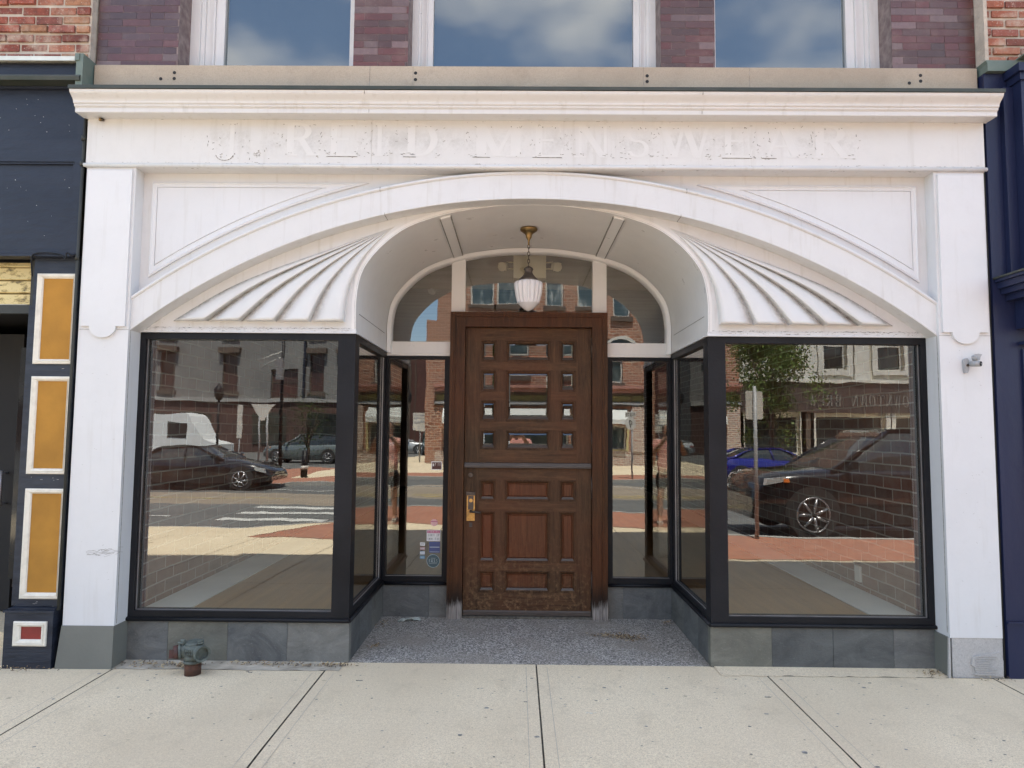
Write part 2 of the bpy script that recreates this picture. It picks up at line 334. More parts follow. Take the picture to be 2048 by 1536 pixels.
def boxes(name, lst, mat, parent=None, bevel=0, **k):
    if len(lst) > 1 and name in ('joint', 'awning', 'sign_board', 'pilaster_strip', 'hood', 'shop_glass', 'window_head', 'plate', 'pipe', 'transom_light', 'window_return', 'bulkhead'):
        for q in lst: o = boxes(name, [q], mat, parent, bevel, **k)
        return o
    b = nb()
    for x in lst: box(b, *x)
    return obj(name, b, mat, parent, bevel, **k)
def tag(o, label, cat, group=None):
    o['label'] = label; o['category'] = cat
    if group: o['group'] = group
    return o
def thing(name, label, cat, loc=(0, 0, 0), rz=0, group=None):
    o = bpy.data.objects.new(name, None); COL.objects.link(o); o.location = loc; o.rotation_euler = (0, 0, rz)
    o.empty_display_size = .2
    return tag(o, label, cat, group)
def dup(root, loc=None, rz=None, label=None):
    c = root.copy(); COL.objects.link(c)
    if loc is not None: c.location = loc
    if rz is not None: c.rotation_euler = (0, 0, rz)
    if label: c['label'] = label
    for ch in [x for x in bpy.data.objects if x.parent == root]: d = dup_child(ch, c)
    return c
def dup_child(o, par):
    d = o.copy(); COL.objects.link(d); d.parent = par
    for ch in [x for x in bpy.data.objects if x.parent == o]: dup_child(ch, d)
    return d
def arc(cz, r, x0, x1, n):
    return [(x0+(x1-x0)*i/n, cz+math.sqrt(max(0, r*r-(x0+(x1-x0)*i/n)**2))) for i in range(n+1)]
def resample(pts, n):
    d = [0]
    for a, b in zip(pts, pts[1:]): d.append(d[-1]+math.dist(a, b))
    o = []
    for k in range(n+1):
        s = d[-1]*k/n; i = 0
        while i < len(d)-2 and d[i+1] < s: i += 1
        u = 0 if d[i+1] == d[i] else (s-d[i])/(d[i+1]-d[i]); u = min(1, max(0, u))
        o.append(tuple(pts[i][j]*(1-u)+pts[i+1][j]*u for j in range(len(pts[0]))))
    return o
def catmull(pts, sub=6):
    P = [tuple(2*a-b for a, b in zip(pts[0], pts[1]))] + list(pts) + [tuple(2*a-b for a, b in zip(pts[-1], pts[-2]))]
    o = []
    for i in range(1, len(P)-2):
        for k in range(sub):
            t = k/sub
            o.append(tuple(.5*((2*P[i][j])+(-P[i-1][j]+P[i+1][j])*t+(2*P[i-1][j]-5*P[i][j]+4*P[i+1][j]-P[i+2][j])*t*t+(-P[i-1][j]+3*P[i][j]-3*P[i+1][j]+P[i+2][j])*t**3) for j in range(len(P[0]))))
    o.append(tuple(pts[-1])); return o
def strip(bm, A, B, mi=0, smooth=True):
    va = [bm.verts.new(p) for p in A]; vb = [bm.verts.new(p) for p in B]
    for i in range(len(A)-1):
        f = bm.faces.new([va[i], va[i+1], vb[i+1], vb[i]]); f.smooth = smooth; f.material_index = mi
def wall(bm, x0, x1, z0, z1, y, holes=(), depth=.12, mi=0, mi_rev=0, face=1):
    """wall sheet facing -y (face=1) or +y (-1) with rectangular holes and reveals going inwards"""
    xs = sorted({x0, x1, *[h[0] for h in holes], *[h[1] for h in holes]}); zs = sorted({z0, z1, *[h[2] for h in holes], *[h[3] for h in holes]})
    for a, b in zip(xs, xs[1:]):
        for c, d in zip(zs, zs[1:]):
            mx_, mz = (a+b)/2, (c+d)/2
            if any(h[0] < mx_ < h[1] and h[2] < mz < h[3] for h in holes): continue
            f = bm.faces.new([bm.verts.new(p) for p in ((a, y, c), (b, y, c), (b, y, d), (a, y, d))]); f.material_index = mi
    for a, b, c, d in holes:
        q = y+depth*face
        for P in (((a, y, c), (a, y, d), (a, q, d), (a, q, c)), ((b, y, c), (b, q, c), (b, q, d), (b, y, d)), ((a, y, c), (a, q, c), (b, q, c), (b, y, c)), ((a, y, d), (b, y, d), (b, q, d), (a, q, d))):
            f = bm.faces.new([bm.verts.new(p) for p in P]); f.material_index = mi_rev
def bricks(name, x0, x1, z0, z1, y, bl, bh, gap, cols, mat, mortar, parent, depth=.1, jit=.001, off=0.0, ret=None, label=None):
    """individually laid bricks with a colour each, mortar backing behind them"""
    b = nb(); cl = b.loops.layers.float_color.new('col'); row = 0; z = z0
    def put(X0, X1, Y0, Y1, Z0, Z1):
        c = random.choice(cols); k = random.uniform(.70, 1.02); c = tuple(q*k for q in c)
        for f in box(b, X0, X1, Y0, Y1, Z0, Z1):
            for lp in f.loops: lp[cl] = (*c, 1)
    while z < z1-.002:
        zt = min(z+bh, z1); x = x0 - (bl*.5 if row % 2 else 0) - off
        while x < x1-.004:
            a, c = max(x, x0), min(x+bl, x1); j = random.uniform(-jit, jit)
            if c-a > .012:
                if random.random() < .25 and c-a > bl*.9 and jit < .002:
                    put(a+gap/2, (a+c)/2-gap/2, y+j, y+depth, z+gap/2, zt-gap/2); a = (a+c)/2
                put(a+gap/2, c-gap/2, y+j, y+depth, z+gap/2+random.uniform(0, jit), zt-gap/2)
            x += bl
        z += bh; row += 1
    o = obj(name, b, mat, parent, .0012 if jit < .002 else .004, label=label)
    boxes('mortar', [(x0+.001, x1-.001, y+max(.002, jit*1.2), y+depth-.004, z0, z1)], mortar, o)
    return o

# glyphs: simple serif capitals in a 0..1 box drawn as quads
def glyph(ch):
    T, t_ = .20, .07
    def v(x, a=0, b=1): return [(x, a), (x+T, a), (x+T, b), (x, b)]
    def h(z, a, b, k=t_): return [(a, z), (b, z), (b, z+k), (a, z+k)]
    def sf(x0, z): return h(z, x0-.09, x0+T+.09, .05)
    def di(x0, z0, x1, z1, k): return [(x0, z0), (x0+k, z0), (x1+k, z1), (x1, z1)]
    def ring(cx, cz, rx, rz, a0, a1, k1, k2, n=10):
        o = []
        for i in range(n):
            a, b = R(a0+(a1-a0)*i/n), R(a0+(a1-a0)*(i+1)/n)
            o.append([(cx+rx*cos(a), cz+rz*sin(a)), (cx+rx*cos(b), cz+rz*sin(b)), (cx+(rx-k1)*cos(b), cz+(rz-k2)*sin(b)), (cx+(rx-k1)*cos(a), cz+(rz-k2)*sin(a))])
        return o
    G = {
     'J': [v(.62, .1, 1), sf(.62, .95)] + ring(.42, .1, .40, .20, 180, 360, .18, .08),
     '.': ring(.5, .06, .4, .06, 0, 360, .39, .055),
     'R': [v(.12), sf(.12, 0), sf(.12, .95)] + ring(.45, .74, .36, .26, -90, 90, .18, .07) + [h(.93, .2, .46), h(.48, .2, .46), di(.72, 0, .42, .5, .2), h(0, .66, 1.02, .05)],
     'E': [v(.1), sf(.1, 0), h(.93, .1, .9), h(0, .1, .95), h(.48, .2, .68), di(.90, .07, .94, .26, .04), di(.88, .76, .86, .94, .04)],
     'I': [v(.4), sf(.4, 0), sf(.4, .95)],
     'D': [v(.12), sf(.12, 0), sf(.12, .95)] + ring(.4, .5, .55, .5, -90, 90, .2, .07, 14) + [h(.93, .2, .42), h(0, .2, .42)],
     'M': [v(.07, 0, 1)[:], v(.76), sf(.0, 0), sf(.76, 0), di(.42, .02, .1, 1, .16), di(.44, .02, .78, 1, .08), h(.95, 0, .25, .05), h(.95, .78, 1.02, .05)],
     'N': [di(.12, 0, .12, 1, .08), di(.80, 0, .80, 1, .08), di(.68, .0, .1, 1, .2), h(0, 0, .32, .05), h(.95, .66, 1.0, .05), h(.95, 0, .2, .05)],
     'S': ring(.5, .73, .36, .27, 20, 270, .13, .07, 14) + ring(.5, .27, .38, .27, -160, 90, .15, .07, 14),
     'W': [di(.24, 0, .04, 1, .14), di(.30, 0, .46, 1, .07), di(.68, 0, .46, 1, .14), di(.74, 0, .92, 1, .07), h(.95, -.02, .26, .05), h(.95, .82, 1.04, .05)],
     'A': [di(.10, 0, .44, 1, .07), di(.72, 0, .40, 1, .2), h(.32, .22, .74), h(0, .0, .28, .05), h(0, .62, 1.02, .05)],
     'T': [v(.4), sf(.4, 0), h(.93, .02, .98), di(.02, .74, .0, .96, .04), di(.94, .74, .96, .96, .04)],
     'O': ring(.5, .5, .46, .5, 0, 360, .18, .06, 20),
     'F': [v(.15), sf(.15, 0), h(.93, .15, .95), h(.48, .2, .75)], 'L': [v(.15), sf(.15, .95), h(0, .15, .95)],
     'P': [v(.12), sf(.12, 0)] + ring(.45, .72, .38, .28, -90, 90, .18, .07) + [h(.93, .2, .46), h(.44, .2, .46)],
     'H': [v(.1), v(.7), h(.47, .2, .8)], 'U': [v(.1, .2, 1), v(.7, .2, 1)] + ring(.5, .22, .4, .22, 180, 360, .18, .1),
     'B': [v(.12)] + ring(.45, .74, .34, .26, -90, 90, .16, .07) + ring(.45, .26, .40, .26, -90, 90, .18, .07) + [h(.93, .2, .46), h(.48, .2, .46), h(0, .2, .46)],
     'C': ring(.55, .5, .46, .5, 45, 315, .18, .08, 16), 'Y': [v(.4, 0, .5), di(.42, .45, .04, 1, .14), di(.46, .45, .82, 1, .12)],
     'K': [v(.1), di(.22, .4, .8, 1, .12), di(.72, 0, .32, .55, .18)], 'V': [di(.42, 0, .04, 1, .16), di(.46, 0, .84, 1, .1)], 'G': ring(.55, .5, .46, .5, 45, 330, .18, .08, 16) + [v(.72, .1, .45)],
     '9': ring(.5, .7, .36, .3, 0, 360, .15, .1) + [di(.5, 0, .68, .62, .16)], '-': [h(.45, .1, .9, .1)], '&': ring(.45, .75, .26, .25, 0, 360, .1, .1) + ring(.42, .27, .38, .27, 0, 360, .14, .1) + [di(.8, 0, .3, .6, .15)],
    }
    return G.get(ch, [])
def word(bm, txt, x0, x1, z0, z1, y, d, mirror=False, mi=0):
    n = len(txt); cw = (x1-x0)/n
    for i, ch in enumerate(txt):
        for q in glyph(ch):
            pts = [(x0+cw*(i+.08+.84*a), z0+(z1-z0)*b) for a, b in q]
            if mirror: pts = [(x0+x1-a, b) for a, b in pts]
            try: prism(bm, pts, y, y+d, mi)
            except Exception: pass

# ================================================================ GROUND
YW, YB = .1307, 1.148
def g(y): return 0.0 if y > -1.2 else -.08*min(1, (-1.2-y)/3.9)
def slope_box(b, x0, x1, y0, y1, th=.08, dz=0):
    n = max(1, int(abs(y1-y0)/.8))
    for i in range(n):
        a, c = y0+(y1-y0)*i/n, y0+(y1-y0)*(i+1)/n
        v = [b.verts.new(p) for p in ((x0, a, g(a)+dz), (x1, a, g(a)+dz), (x1, c, g(c)+dz), (x0, c, g(c)+dz))]
        b.faces.new(v)
b = nb()
JX = [2.65+1.22*i for i in range(8, 0, -1)][::-1]
js = [1.375-1.22*4-.02, -2.41, -1.185, .045, 1.368, 2.655] ; js = [-2.41-1.22*k for k in range(9, 0, -1)] + [-2.41, -1.185, .042, 1.366, 2.655] + [2.655+1.22*k for k in range(1, 9)]
ys = [.146, -1.95, -3.5, -5.04]
for a, c in zip(js, js[1:]):
    for k, (p, q) in enumerate(zip(ys, ys[1:])):
        xg = .0035 + random.random()*.002
        slope_box(b, a+xg, c-xg, p if k else (.146 if -1.2 < a < 1.3 else -.004+random.uniform(-.01, .012)), q+.009 if k < 2 else q)
walk = obj('sidewalk', b, M['walk'], kind='structure')
b = nb()
for a in js: 
    for dx in (-.062, .062): slope_box(b, a+dx-.0016, a+dx+.0016, -.04 if abs(a) > .1 else .1, -1.94, dz=.0006)
obj('sidewalk_tooled_line', b, simple('tooled_line', (.40, .36, .29), (.52, .47, .38), 30, .9), kind='structure')
b = nb(); slope_box(b, -14, 14, .3, -5.1, dz=-.009); obj('sidewalk_joint', b, M['joint'], kind='structure')
# mortar fillet between slabs and the wall foot
for s in (-1, 1):
    n = 40; b = nb()
    pts = [(s*(1.1+1.33*i/n), -.006+random.uniform(-.010, .010)) for i in range(n+1)]
    strip(b, [(x, y, .0025) for x, y in pts], [(x, YW+.02, .006) for x, y in pts], smooth=False)
    obj('wall_foot_fillet', b, M['dirt'] if s < 0 else M['walk'], kind='structure')
b = nb(); box(b, -1.10, 1.10, .1465, 1.30, -.1, .001); obj('entry_floor', b, M['terrazzo'], kind='structure', bevel=.003)

# ================================================================ SHOP BUILDING
B = thing('shop_building', 'white arched shopfront with black framed display windows under a purple brick upper storey', 'shop building')
def part(name, b, mat, bevel=0, label=None, parent=None, **k): return obj(name, b, mat, parent or B, bevel, label, **k)
# pilasters
for s in (-1, 1):
    xa, xb = sorted((s*2.42, s*2.722)); b = nb()
    box(b, xa, xb, 0, .30, .24 if s < 0 else .225, 2.975)
    pil = part('pilaster', b, M['white_clean'], .003, 'white left pilaster' if s < 0 else 'white right pilaster')
    # inner liner strip + joint line
    boxes('joint', [(xa, xb, -.0012, .002, 1.979, 1.981)] + [((xa-.0012, xa+.002) if s > 0 else (xb-.002, xb+.0012)) + (.020, .024, .25, 1.98)], M['grime'], pil)
    # raised tablet with a rounded drop
    cx = s*2.570; L_, R_ = s*2.570-.1345, s*2.570+.1345
    rr = .080; pts = [(L_, 2.955), (L_, 1.998), (cx-rr-.0, 1.998)]
    pts += [(cx+rr*cos(R(180+180*i/16)), 1.998+.018-.018*1+rr*.86*sin(R(180+180*i/16))) for i in range(1, 16)] + [(cx+rr, 1.998), (R_, 1.998), (R_, 2.955)]
    b = nb(); prism(b, pts, -.016, .0, 0); obj('raised_tablet', b, M['white_clean'], pil, .0022)
    # plinth
    b = nb()
    if s < 0:
        v0 = [(xa-.022, -.018), (xb+.004, -.014), (xb+.004, .30), (xa-.022, .30)]; v1 = [(xa-.002, -.006), (xb, -.004), (xb, .30), (xa-.002, .30)]
        A = [b.verts.new((x, y, 0)) for x, y in v0]; C = [b.verts.new((x, y, .241)) for x, y in v1]
        b.faces.new(C); 
        for i in range(4): b.faces.new([A[i], A[(i+1) % 4], C[(i+1) % 4], C[i]])
        obj('plinth', b, M['plinth'], pil, .002)
    else:
        box(b, 2.432, 2.722, .004, .30, 0, .2245); obj('plinth', b, M['rawconc'], pil, .004, label='bare patched concrete plinth')
        b = nb(); prism(b, [(2.405, 0), (2.418, 0), (2.421, .225), (2.414, .225)], .0, .012); obj('plinth_edge', b, M['rawconc'], pil)
        b = nb(); box(b, 2.411, 2.431, .0125, .30, 0, .226); obj('plinth_return', b, M['plinth'], pil)
        # trowelled patch: proud lump with horizontal ridges
        b = nb(); n = 14
        P = [(2.565, .015), (2.555, .06), (2.535, .075), (2.545, .12), (2.60, .135), (2.66, .14), (2.70, .15), (2.718, .10), (2.716, .012)]
        prism(b, P, -.004, .005)
        for i in range(9): 
            z = .022+i*.0125; x0 = 2.55+.012*abs(sin(i*1.7)); box(b, x0, 2.66+.02*sin(i), -.0085, -.0035, z, z+.006)
        obj('mortar_patch', b, M['rawconc'], pil, .0015)

# frieze + bead + lettering
b = nb(); box(b, -2.728, 2.728, -.006, .30, 3.001, 3.30); fr = part('frieze', b, M['frieze'], .002, 'white frieze with the ghost letters J. REID MENSWEAR')
b = nb()
for zz, yy, r_ in ((2.9985, -.006, .006),): cyl(b, (-2.735, yy-.004, 2.988), (2.735, yy-.004, 2.988), .0125, seg=10)
box(b, -2.728, 2.728, -.004, .28, 2.9755, 3.0005); obj('bead', b, M['white'], fr)
boxes('joint', [(-.9845, -.983, -.0075, -.004, 3.003, 3.29)], M['hair'], fr)
LET = [('J', -1.935, -1.80, 3.04, 3.265), ('.', -1.70, -1.655, 3.05, 3.075), ('R', -1.527, -1.31, 3.053, 3.262), ('E', -1.252, -1.06, 3.053, 3.262), ('I', -1.0, -.87, 3.053, 3.262), ('D', -.79, -.57, 3.053, 3.262),
       ('M', -.367, -.064, 3.053, 3.258), ('E', -.003, .185, 3.053, 3.258), ('N', .25, .475, 3.053, 3.258), ('S', .545, .725, 3.053, 3.258), ('W', .756, 1.075, 3.053, 3.258), ('E', 1.145, 1.335, 3.055, 3.26), ('A', 1.385, 1.64, 3.055, 3.26), ('R', 1.68, 1.94, 3.055, 3.26)]
g2 = nb()
for ch, x0, x1, z0, z1 in LET:
    b = nb()
    for k, q in enumerate(glyph(ch)):
        pts = [(x0+(x1-x0)*a, z0+(z1-z0)*c) for a, c in q]
        try: prism(b, pts, -.0068-.00003*(k % 9), -.0055)
        except Exception: pass
    obj('ghost_letter', b, M['residue'], fr)
    # adhesive dabs, nail holes and scuffs left where the letter was prised off
    for _ in range(20):
        cl_ = random.random()
        if cl_ < .45: x, z = random.gauss(random.choice((x0+.03, x1-.03, x0, x1)), .013), random.gauss(z0+.01, .010)
        elif cl_ < .9: x, z = random.gauss(random.choice((x0-.03, x0+.02, x1+.02)), .020), random.gauss((z0+z1)/2, .040)
        else: x, z = random.uniform(x0, x1), z1-.02+random.gauss(0, .012)
        z = max(3.02, min(3.275, z)); a = random.uniform(0, pi) if cl_ > .45 else random.uniform(-.25, .25); l = random.uniform(.0015, .008); w_ = random.uniform(.0006, .0013)
        dx, dz = l*cos(a), l*sin(a); nx, nz_ = -w_*sin(a), w_*cos(a)
        prism(g2, [(x-dx+nx, z-dz+nz_), (x-dx-nx, z-dz-nz_), (x+dx-nx, z+dz-nz_), (x+dx+nx, z+dz+nz_)], -.0080, -.0055)
    for x, z in ((x0+.35*(x1-x0), z1-.02), (x0+.75*(x1-x0), z1-.02), (x0+.25*(x1-x0), z0+.02), (x1-.02, z0+.02)):
        x += random.gauss(0, .006); cyl(g2, (x, -.0084, z+random.gauss(0, .004)), (x, -.005, z), .0022, seg=6)
    if ch in 'EMAD': 
        xe = x0+(x1-x0)*(.95 if ch == 'E' else .35); prism(g2, [(x0, z0-.004), (xe, z0-.005), (xe, z0-.0020), (x0, z0-.0012)], -.0084, -.0055)
    if ch in 'J': 
        for i in range(8): a, c = R(190+20*i), R(190+20*i+16); prism(g2, [(x0+.055+.056*cos(a), z0+.022+.042*sin(a)), (x0+.055+.056*cos(c), z0+.022+.042*sin(c)), (x0+.055+.052*cos(c), z0+.022+.038*sin(c)), (x0+.055+.052*cos(a), z0+.022+.038*sin(a))], -.0084, -.0055)
obj('adhesive_residue', g2, M['grime'], fr, kind='stuff')

# cornice
prof = [(.0, 3.279), (-.098, 3.277), (-.100, 3.281), (-.100, 3.302), (-.103, 3.304), (-.103, 3.3065), (-.108, 3.308), (-.112, 3.312), (-.113, 3.318), (-.1125, 3.321), (-.116, 3.322), (-.121, 3.326), (-.1225, 3.330), (-.122, 3.333)]
prof += [(-.1225-.0385*(.5-.5*cos(pi*i/9)), 3.333+.0475*i/9) for i in range(1, 10)] + [(-.164, 3.387), (.0, 3.387)]
b = nb(); prism(b, [(y, z) for y, z in prof], -2.747, 2.747, axis='x'); co = part('cornice', b, M['white'], 0, 'white moulded cornice')
boxes('joint', [(x, x+.003, -.1010, -.09, 3.282, 3.302) for x in (-.985, 1.0)] + [(x, x+.003, -.1635, -.12, 3.37, 3.386) for x in (-1.0, .99)], M['grime'], co)
b = nb(); prism(b, [(-.170, 3.390), (-.170, 3.409), (-.166, 3.413), (.045, 3.462), (.045, 3.452), (-.15, 3.405), (-.15, 3.390)], -2.752, 2.752, axis='x')
for i, x in enumerate((-2.43, -1.98, -1.53, -1.08, -.62, -.13, .35, .80, 1.30, 1.78, 2.27)):
    k = -1 if x < -.1 else 1; h_ = .018
    prism(b, [(x, 3.43), (x, 3.432+h_+.012), (x-k*.05, 3.434+.012)], .028, .034)
obj('flashing', b, M['darkflash'], co)

# spandrel panels with triangular mouldings
CZo, Ro = 2.974-4.13, 4.13; CZi, Ri = 2.802-3.97, 3.97
def az(x, cz, r): return cz+math.sqrt(r*r-x*x)
for s in (-1, 1):
    b = nb(); n = 26; xs = [2.42*i/n for i in range(n+1)]
    strip(b, [(s*x, .09, az(x, CZo, Ro)-.02) for x in xs], [(s*x, .09, 2.976) for x in xs], smooth=False)
    sp = part('spandrel', b, M['white'], 0, 'left spandrel board' if s < 0 else 'right spandrel board')
    def tri(R_, xe, zt, y):
        C = CZo
        top = [(xe+(math.sqrt(R_*R_-(zt-C)**2)-xe)*i/20, zt) for i in range(21)]          # corner -> tip
        xt = top[-1][0]; ar = [(xt+(xe-xt)*i/30, az(xt+(xe-xt)*i/30, C, R_)) for i in range(31)]   # tip -> bottom corner
        zb = ar[-1][1]; sd_ = [(xe, zb+(zt-zb)*i/12) for i in range(13)]
        return top[:-1], ar[:-1], sd_[:-1]
    def loop3(R_, xe, zt, y): return [(s*x, y, z) for seg in tri(R_, xe, zt, y) for x, z in seg]
    Ls = [loop3(4.199, 2.362, 2.918, .089), loop3(4.199, 2.362, 2.918, .078), loop3(4.208, 2.354, 2.910, .074), loop3(4.216, 2.347, 2.904, .080), loop3(4.228, 2.338, 2.896, .0815), loop3(4.240, 2.330, 2.888, .0815), loop3(4.2415, 2.329, 2.887, .087), loop3(4.246, 2.325, 2.884, .087), loop3(4.2475, 2.324, 2.883, .0815)]
    b = nb(); V = [[b.verts.new(p) for p in l] for l in Ls]; N = len(V[0])
    for A, C in zip(V, V[1:]):
        for i in range(N): b.faces.new([A[i], A[(i+1) % N], C[(i+1) % N], C[i]])
    b.faces.new(V[-1]); obj('raised_moulding', b, M['white_clean'], sp)
# arch band
n = 90; xs = [-2.42+4.84*i/n for i in range(n+1)]
def arcpt(cz, r, y, xe=2.42): 
    a0 = math.asin(xe/r); return [(r*sin(-a0+2*a0*i/n), y, cz+r*cos(a0-2*a0*i/n)) for i in range(n+1)]
b = nb()
seq = [arcpt(CZi, Ri, .1295), arcpt(CZi, Ri, .026), arcpt(CZi, Ri+.002, .018), arcpt(CZi, Ri+.010, .017), arcpt(CZi, Ri+.013, .020)]
seq += [arcpt(CZo, Ro-.022, .020), arcpt(CZo, Ro-.020, .014), arcpt(CZo, Ro-.014, .009), arcpt(CZo, Ro-.006, .010), arcpt(CZo, Ro, .018), arcpt(CZo, Ro+.001, .090)]
for A, C in zip(seq, seq[1:]): strip(b, A, C, smooth=False)
ab = part('arch_band', b, M['white'], 0, 'broad white segmental arch band')
for x, cz, r, y0 in ((-.93, CZo, Ro, .008), (-.90, CZi, Ri, .016), (.935, CZo, Ro, .008), (.90, CZi, Ri, .016)):
    z = az(x, cz, r); b = nb()
    if cz == CZi: box(b, x-.0013, x+.0013, y0, .12, z-.0025, z+.012)
    else: box(b, x-.0013, x+.0013, y0, .03, z-.024, z+.001)
    obj('joint', b, M['grime'], ab)

# vault profile (half), basket arch
VH = [(1.0865, 1.984), (1.0865, 2.10), (1.0860, 2.20), (1.0640, 2.34), (1.012, 2.445), (.906, 2.562), (.775, 2.655), (.612, 2.718), (.455, 2.758), (.20, 2.794), (0, 2.800)]
VP = catmull([(-x, z) for x, z in VH] + [(x, z) for x, z in VH[::-1]][1:], 5)
def voff(d):  # offset the profile inwards by d
    o = []
    for i, (x, z) in enumerate(VP):
        a, c = VP[max(0, i-1)], VP[min(len(VP)-1, i+1)]; tx, tz = c[0]-a[0], c[1]-a[1]; l = math.hypot(tx, tz) or 1
        o.append((x+tz/l*d, z-tx/l*d))
    return o
b = nb()
for (d0, y0), (d1, y1) in (((-.026, YW-.0015), (-.0062, YW-.0015)), ((-.006, YW-.001), (-.006, YW-.004)), ((-.006, YW-.004), (0, YW-.004)), ((0, YW-.004), (0, YW+.03)), ((0, YW+.03), (0, YB+.05))):
    strip(b, [(x, y0, z) for x, z in voff(d0)], [(x, y1, z) for x, z in voff(d1)])
vt = part('vault', b, M['vault'], 0, 'white barrel vaulted ceiling over the doorway')
for s in (-1, 1):   # ribs
    b = nb()
    idx = [i for i, (x, z) in enumerate(VP) if .50 < abs(x) < .60 and x*s > 0]
    P = resample([p for p in VP if p[0]*s > 0 and .42 < abs(p[0]) < .70], 40); P = [p for p in P if .508 <= abs(p[0]) <= .582]
    I = []
    for i, (x, z) in enumerate(P):
        a, c = P[max(0, i-1)], P[min(len(P)-1, i+1)]; tx, tz = c[0]-a[0], c[1]-a[1]; l = math.hypot(tx, tz); nx, nz_ = tz/l, -tx/l
        if nz_ > 0: nx, nz_ = -nx, -nz_
        I.append((x+nx*.011, z+nz_*.011))
    strip(b, [(x, YW+.035, z) for x, z in I], [(x, YB-.01, z) for x, z in I], smooth=False)
    for e in (0, -1): strip(b, [(P[e][0], YW+.035, P[e][1]), (P[e][0], YB, P[e][1])], [(I[e][0], YW+.035, I[e][1]), (I[e][0], YB, I[e][1])])
    strip(b, [(x, YW+.035, z) for x, z in P], [(x, YW+.035, z) for x, z in I])
    obj('rib', b, M['vault'], vt); b = nb()
    for e in (0, -1):
        dx_ = .0035 if (e == 0) == (P[0][0] < P[-1][0]) else -.0035
        x_, z_ = P[e]; box(b, *sorted((x_-(dx_ if e == 0 else dx_)*0-.0022, x_+.0022)), YW+.035, YB-.01, z_-.0130, z_+.004)
    obj('joint_line', b, M['grime'], vt); b = nb()  # dark joint line along each rib edge
b.free()
b = nb(); strip(b, [(x, YW-.0021, z) for x, z in voff(-.0078)], [(x, YW-.0021, z) for x, z in voff(-.0056)]); obj('joint_line', b, M['grime'], vt)  # dark joint strip round the front edge of the vault
for s in (-1, 1): # thin line at the foot of each vault wall
    b = nb(); box(b, *sorted((s*1.0868, s*1.0848)), YW+.08, YB-.12, 2.118, 2.121)
    obj('joint', b, M['grime'], vt)
# shell panel sheet between the band and the vault
b = nb(); P = voff(-.02)
strip(b, [(x, YW, z) for x, z in P], [(x*1.0, YW, max(z+.0, az(x, CZi, Ri)+.012)) for x, z in P], smooth=False)
for s in (-1, 1):
    xs_ = [1.1065+(2.42-1.1065)*i/30 for i in range(31)]
    strip(b, [(s*x, YW, 1.984) for x in xs_], [(s*x, YW, max(az(x, CZi, Ri)+.012, 2.0)) for x in xs_], smooth=False)
    box(b, *sorted((s*1.0866, s*1.12)), YW+.001, YW+.03, 1.985, 2.05)
part('shell_backing', b, M['white'], 0, 'white wall board behind the fluted fans')
for s in (-1, 1):
    b = nb(); prism(b, [(YW-.016, 1.983), (YW-.016, 1.990), (YW-.010, 1.993), (YW-.010, 2.009), (YW+.02, 2.009), (YW+.02, 1.983)], *sorted((s*1.080, s*2.42)), axis='x')
    part('window_head_moulding', b, M['white'], .0015)
# fluted fans
OUT = catmull([(2.218, 2.055), (1.924, 2.240), (1.650, 2.367), (1.292, 2.500), (.862, 2.659)], 8)
INN = catmull([(1.154, 2.055), (1.151, 2.110), (1.147, 2.169), (1.130, 2.266), (1.092, 2.370), (1.034, 2.475), (.945, 2.580), (.862, 2.657)], 6)
for s in (-1, 1):
    nt_, ns = 40, 5*14; O_, I_ = resample(OUT, nt_), resample(INN, nt_)
    b = nb(); dl = b.verts.layers.float.new('dirt'); grid = []
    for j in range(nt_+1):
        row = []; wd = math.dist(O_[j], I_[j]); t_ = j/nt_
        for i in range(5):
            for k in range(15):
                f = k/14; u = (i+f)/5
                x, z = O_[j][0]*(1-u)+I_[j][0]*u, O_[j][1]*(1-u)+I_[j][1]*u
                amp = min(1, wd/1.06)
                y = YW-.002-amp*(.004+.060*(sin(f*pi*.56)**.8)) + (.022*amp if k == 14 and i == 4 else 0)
                v = b.verts.new((s*x, y, z)); v[dl] = max(0, 1-f*2.2)**1.1*(.35+.65*min(1, amp*2))*(1.15 if i == 0 else 1.0-.10*i) ; row.append(v)  # the gradient paints groove shade along with the grime
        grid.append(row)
    for j in range(nt_):
        for c in range(74):
            f = b.faces.new([grid[j][c], grid[j][c+1], grid[j+1][c+1], grid[j+1][c]]); f.smooth = (c % 15 != 14)
    base = [b.verts.new((v.co.x, YW, v.co.z)) for v in grid[0]]
    for c in range(74): b.faces.new([grid[0][c], base[c], base[c+1], grid[0][c+1]])
    for col_ in (0, -1):
        e = [b.verts.new((r[col_].co.x, YW, r[col_].co.z)) for r in grid]
        for j in range(nt_): b.faces.new([grid[j][col_], grid[j+1][col_], e[j+1], e[j]])
    o = part('fluted_fan', b, M['fan'], 0, 'left fluted shell fan with grime and shade painted into the grooves' if s < 0 else 'right fluted shell fan with grime and shade painted into the grooves')

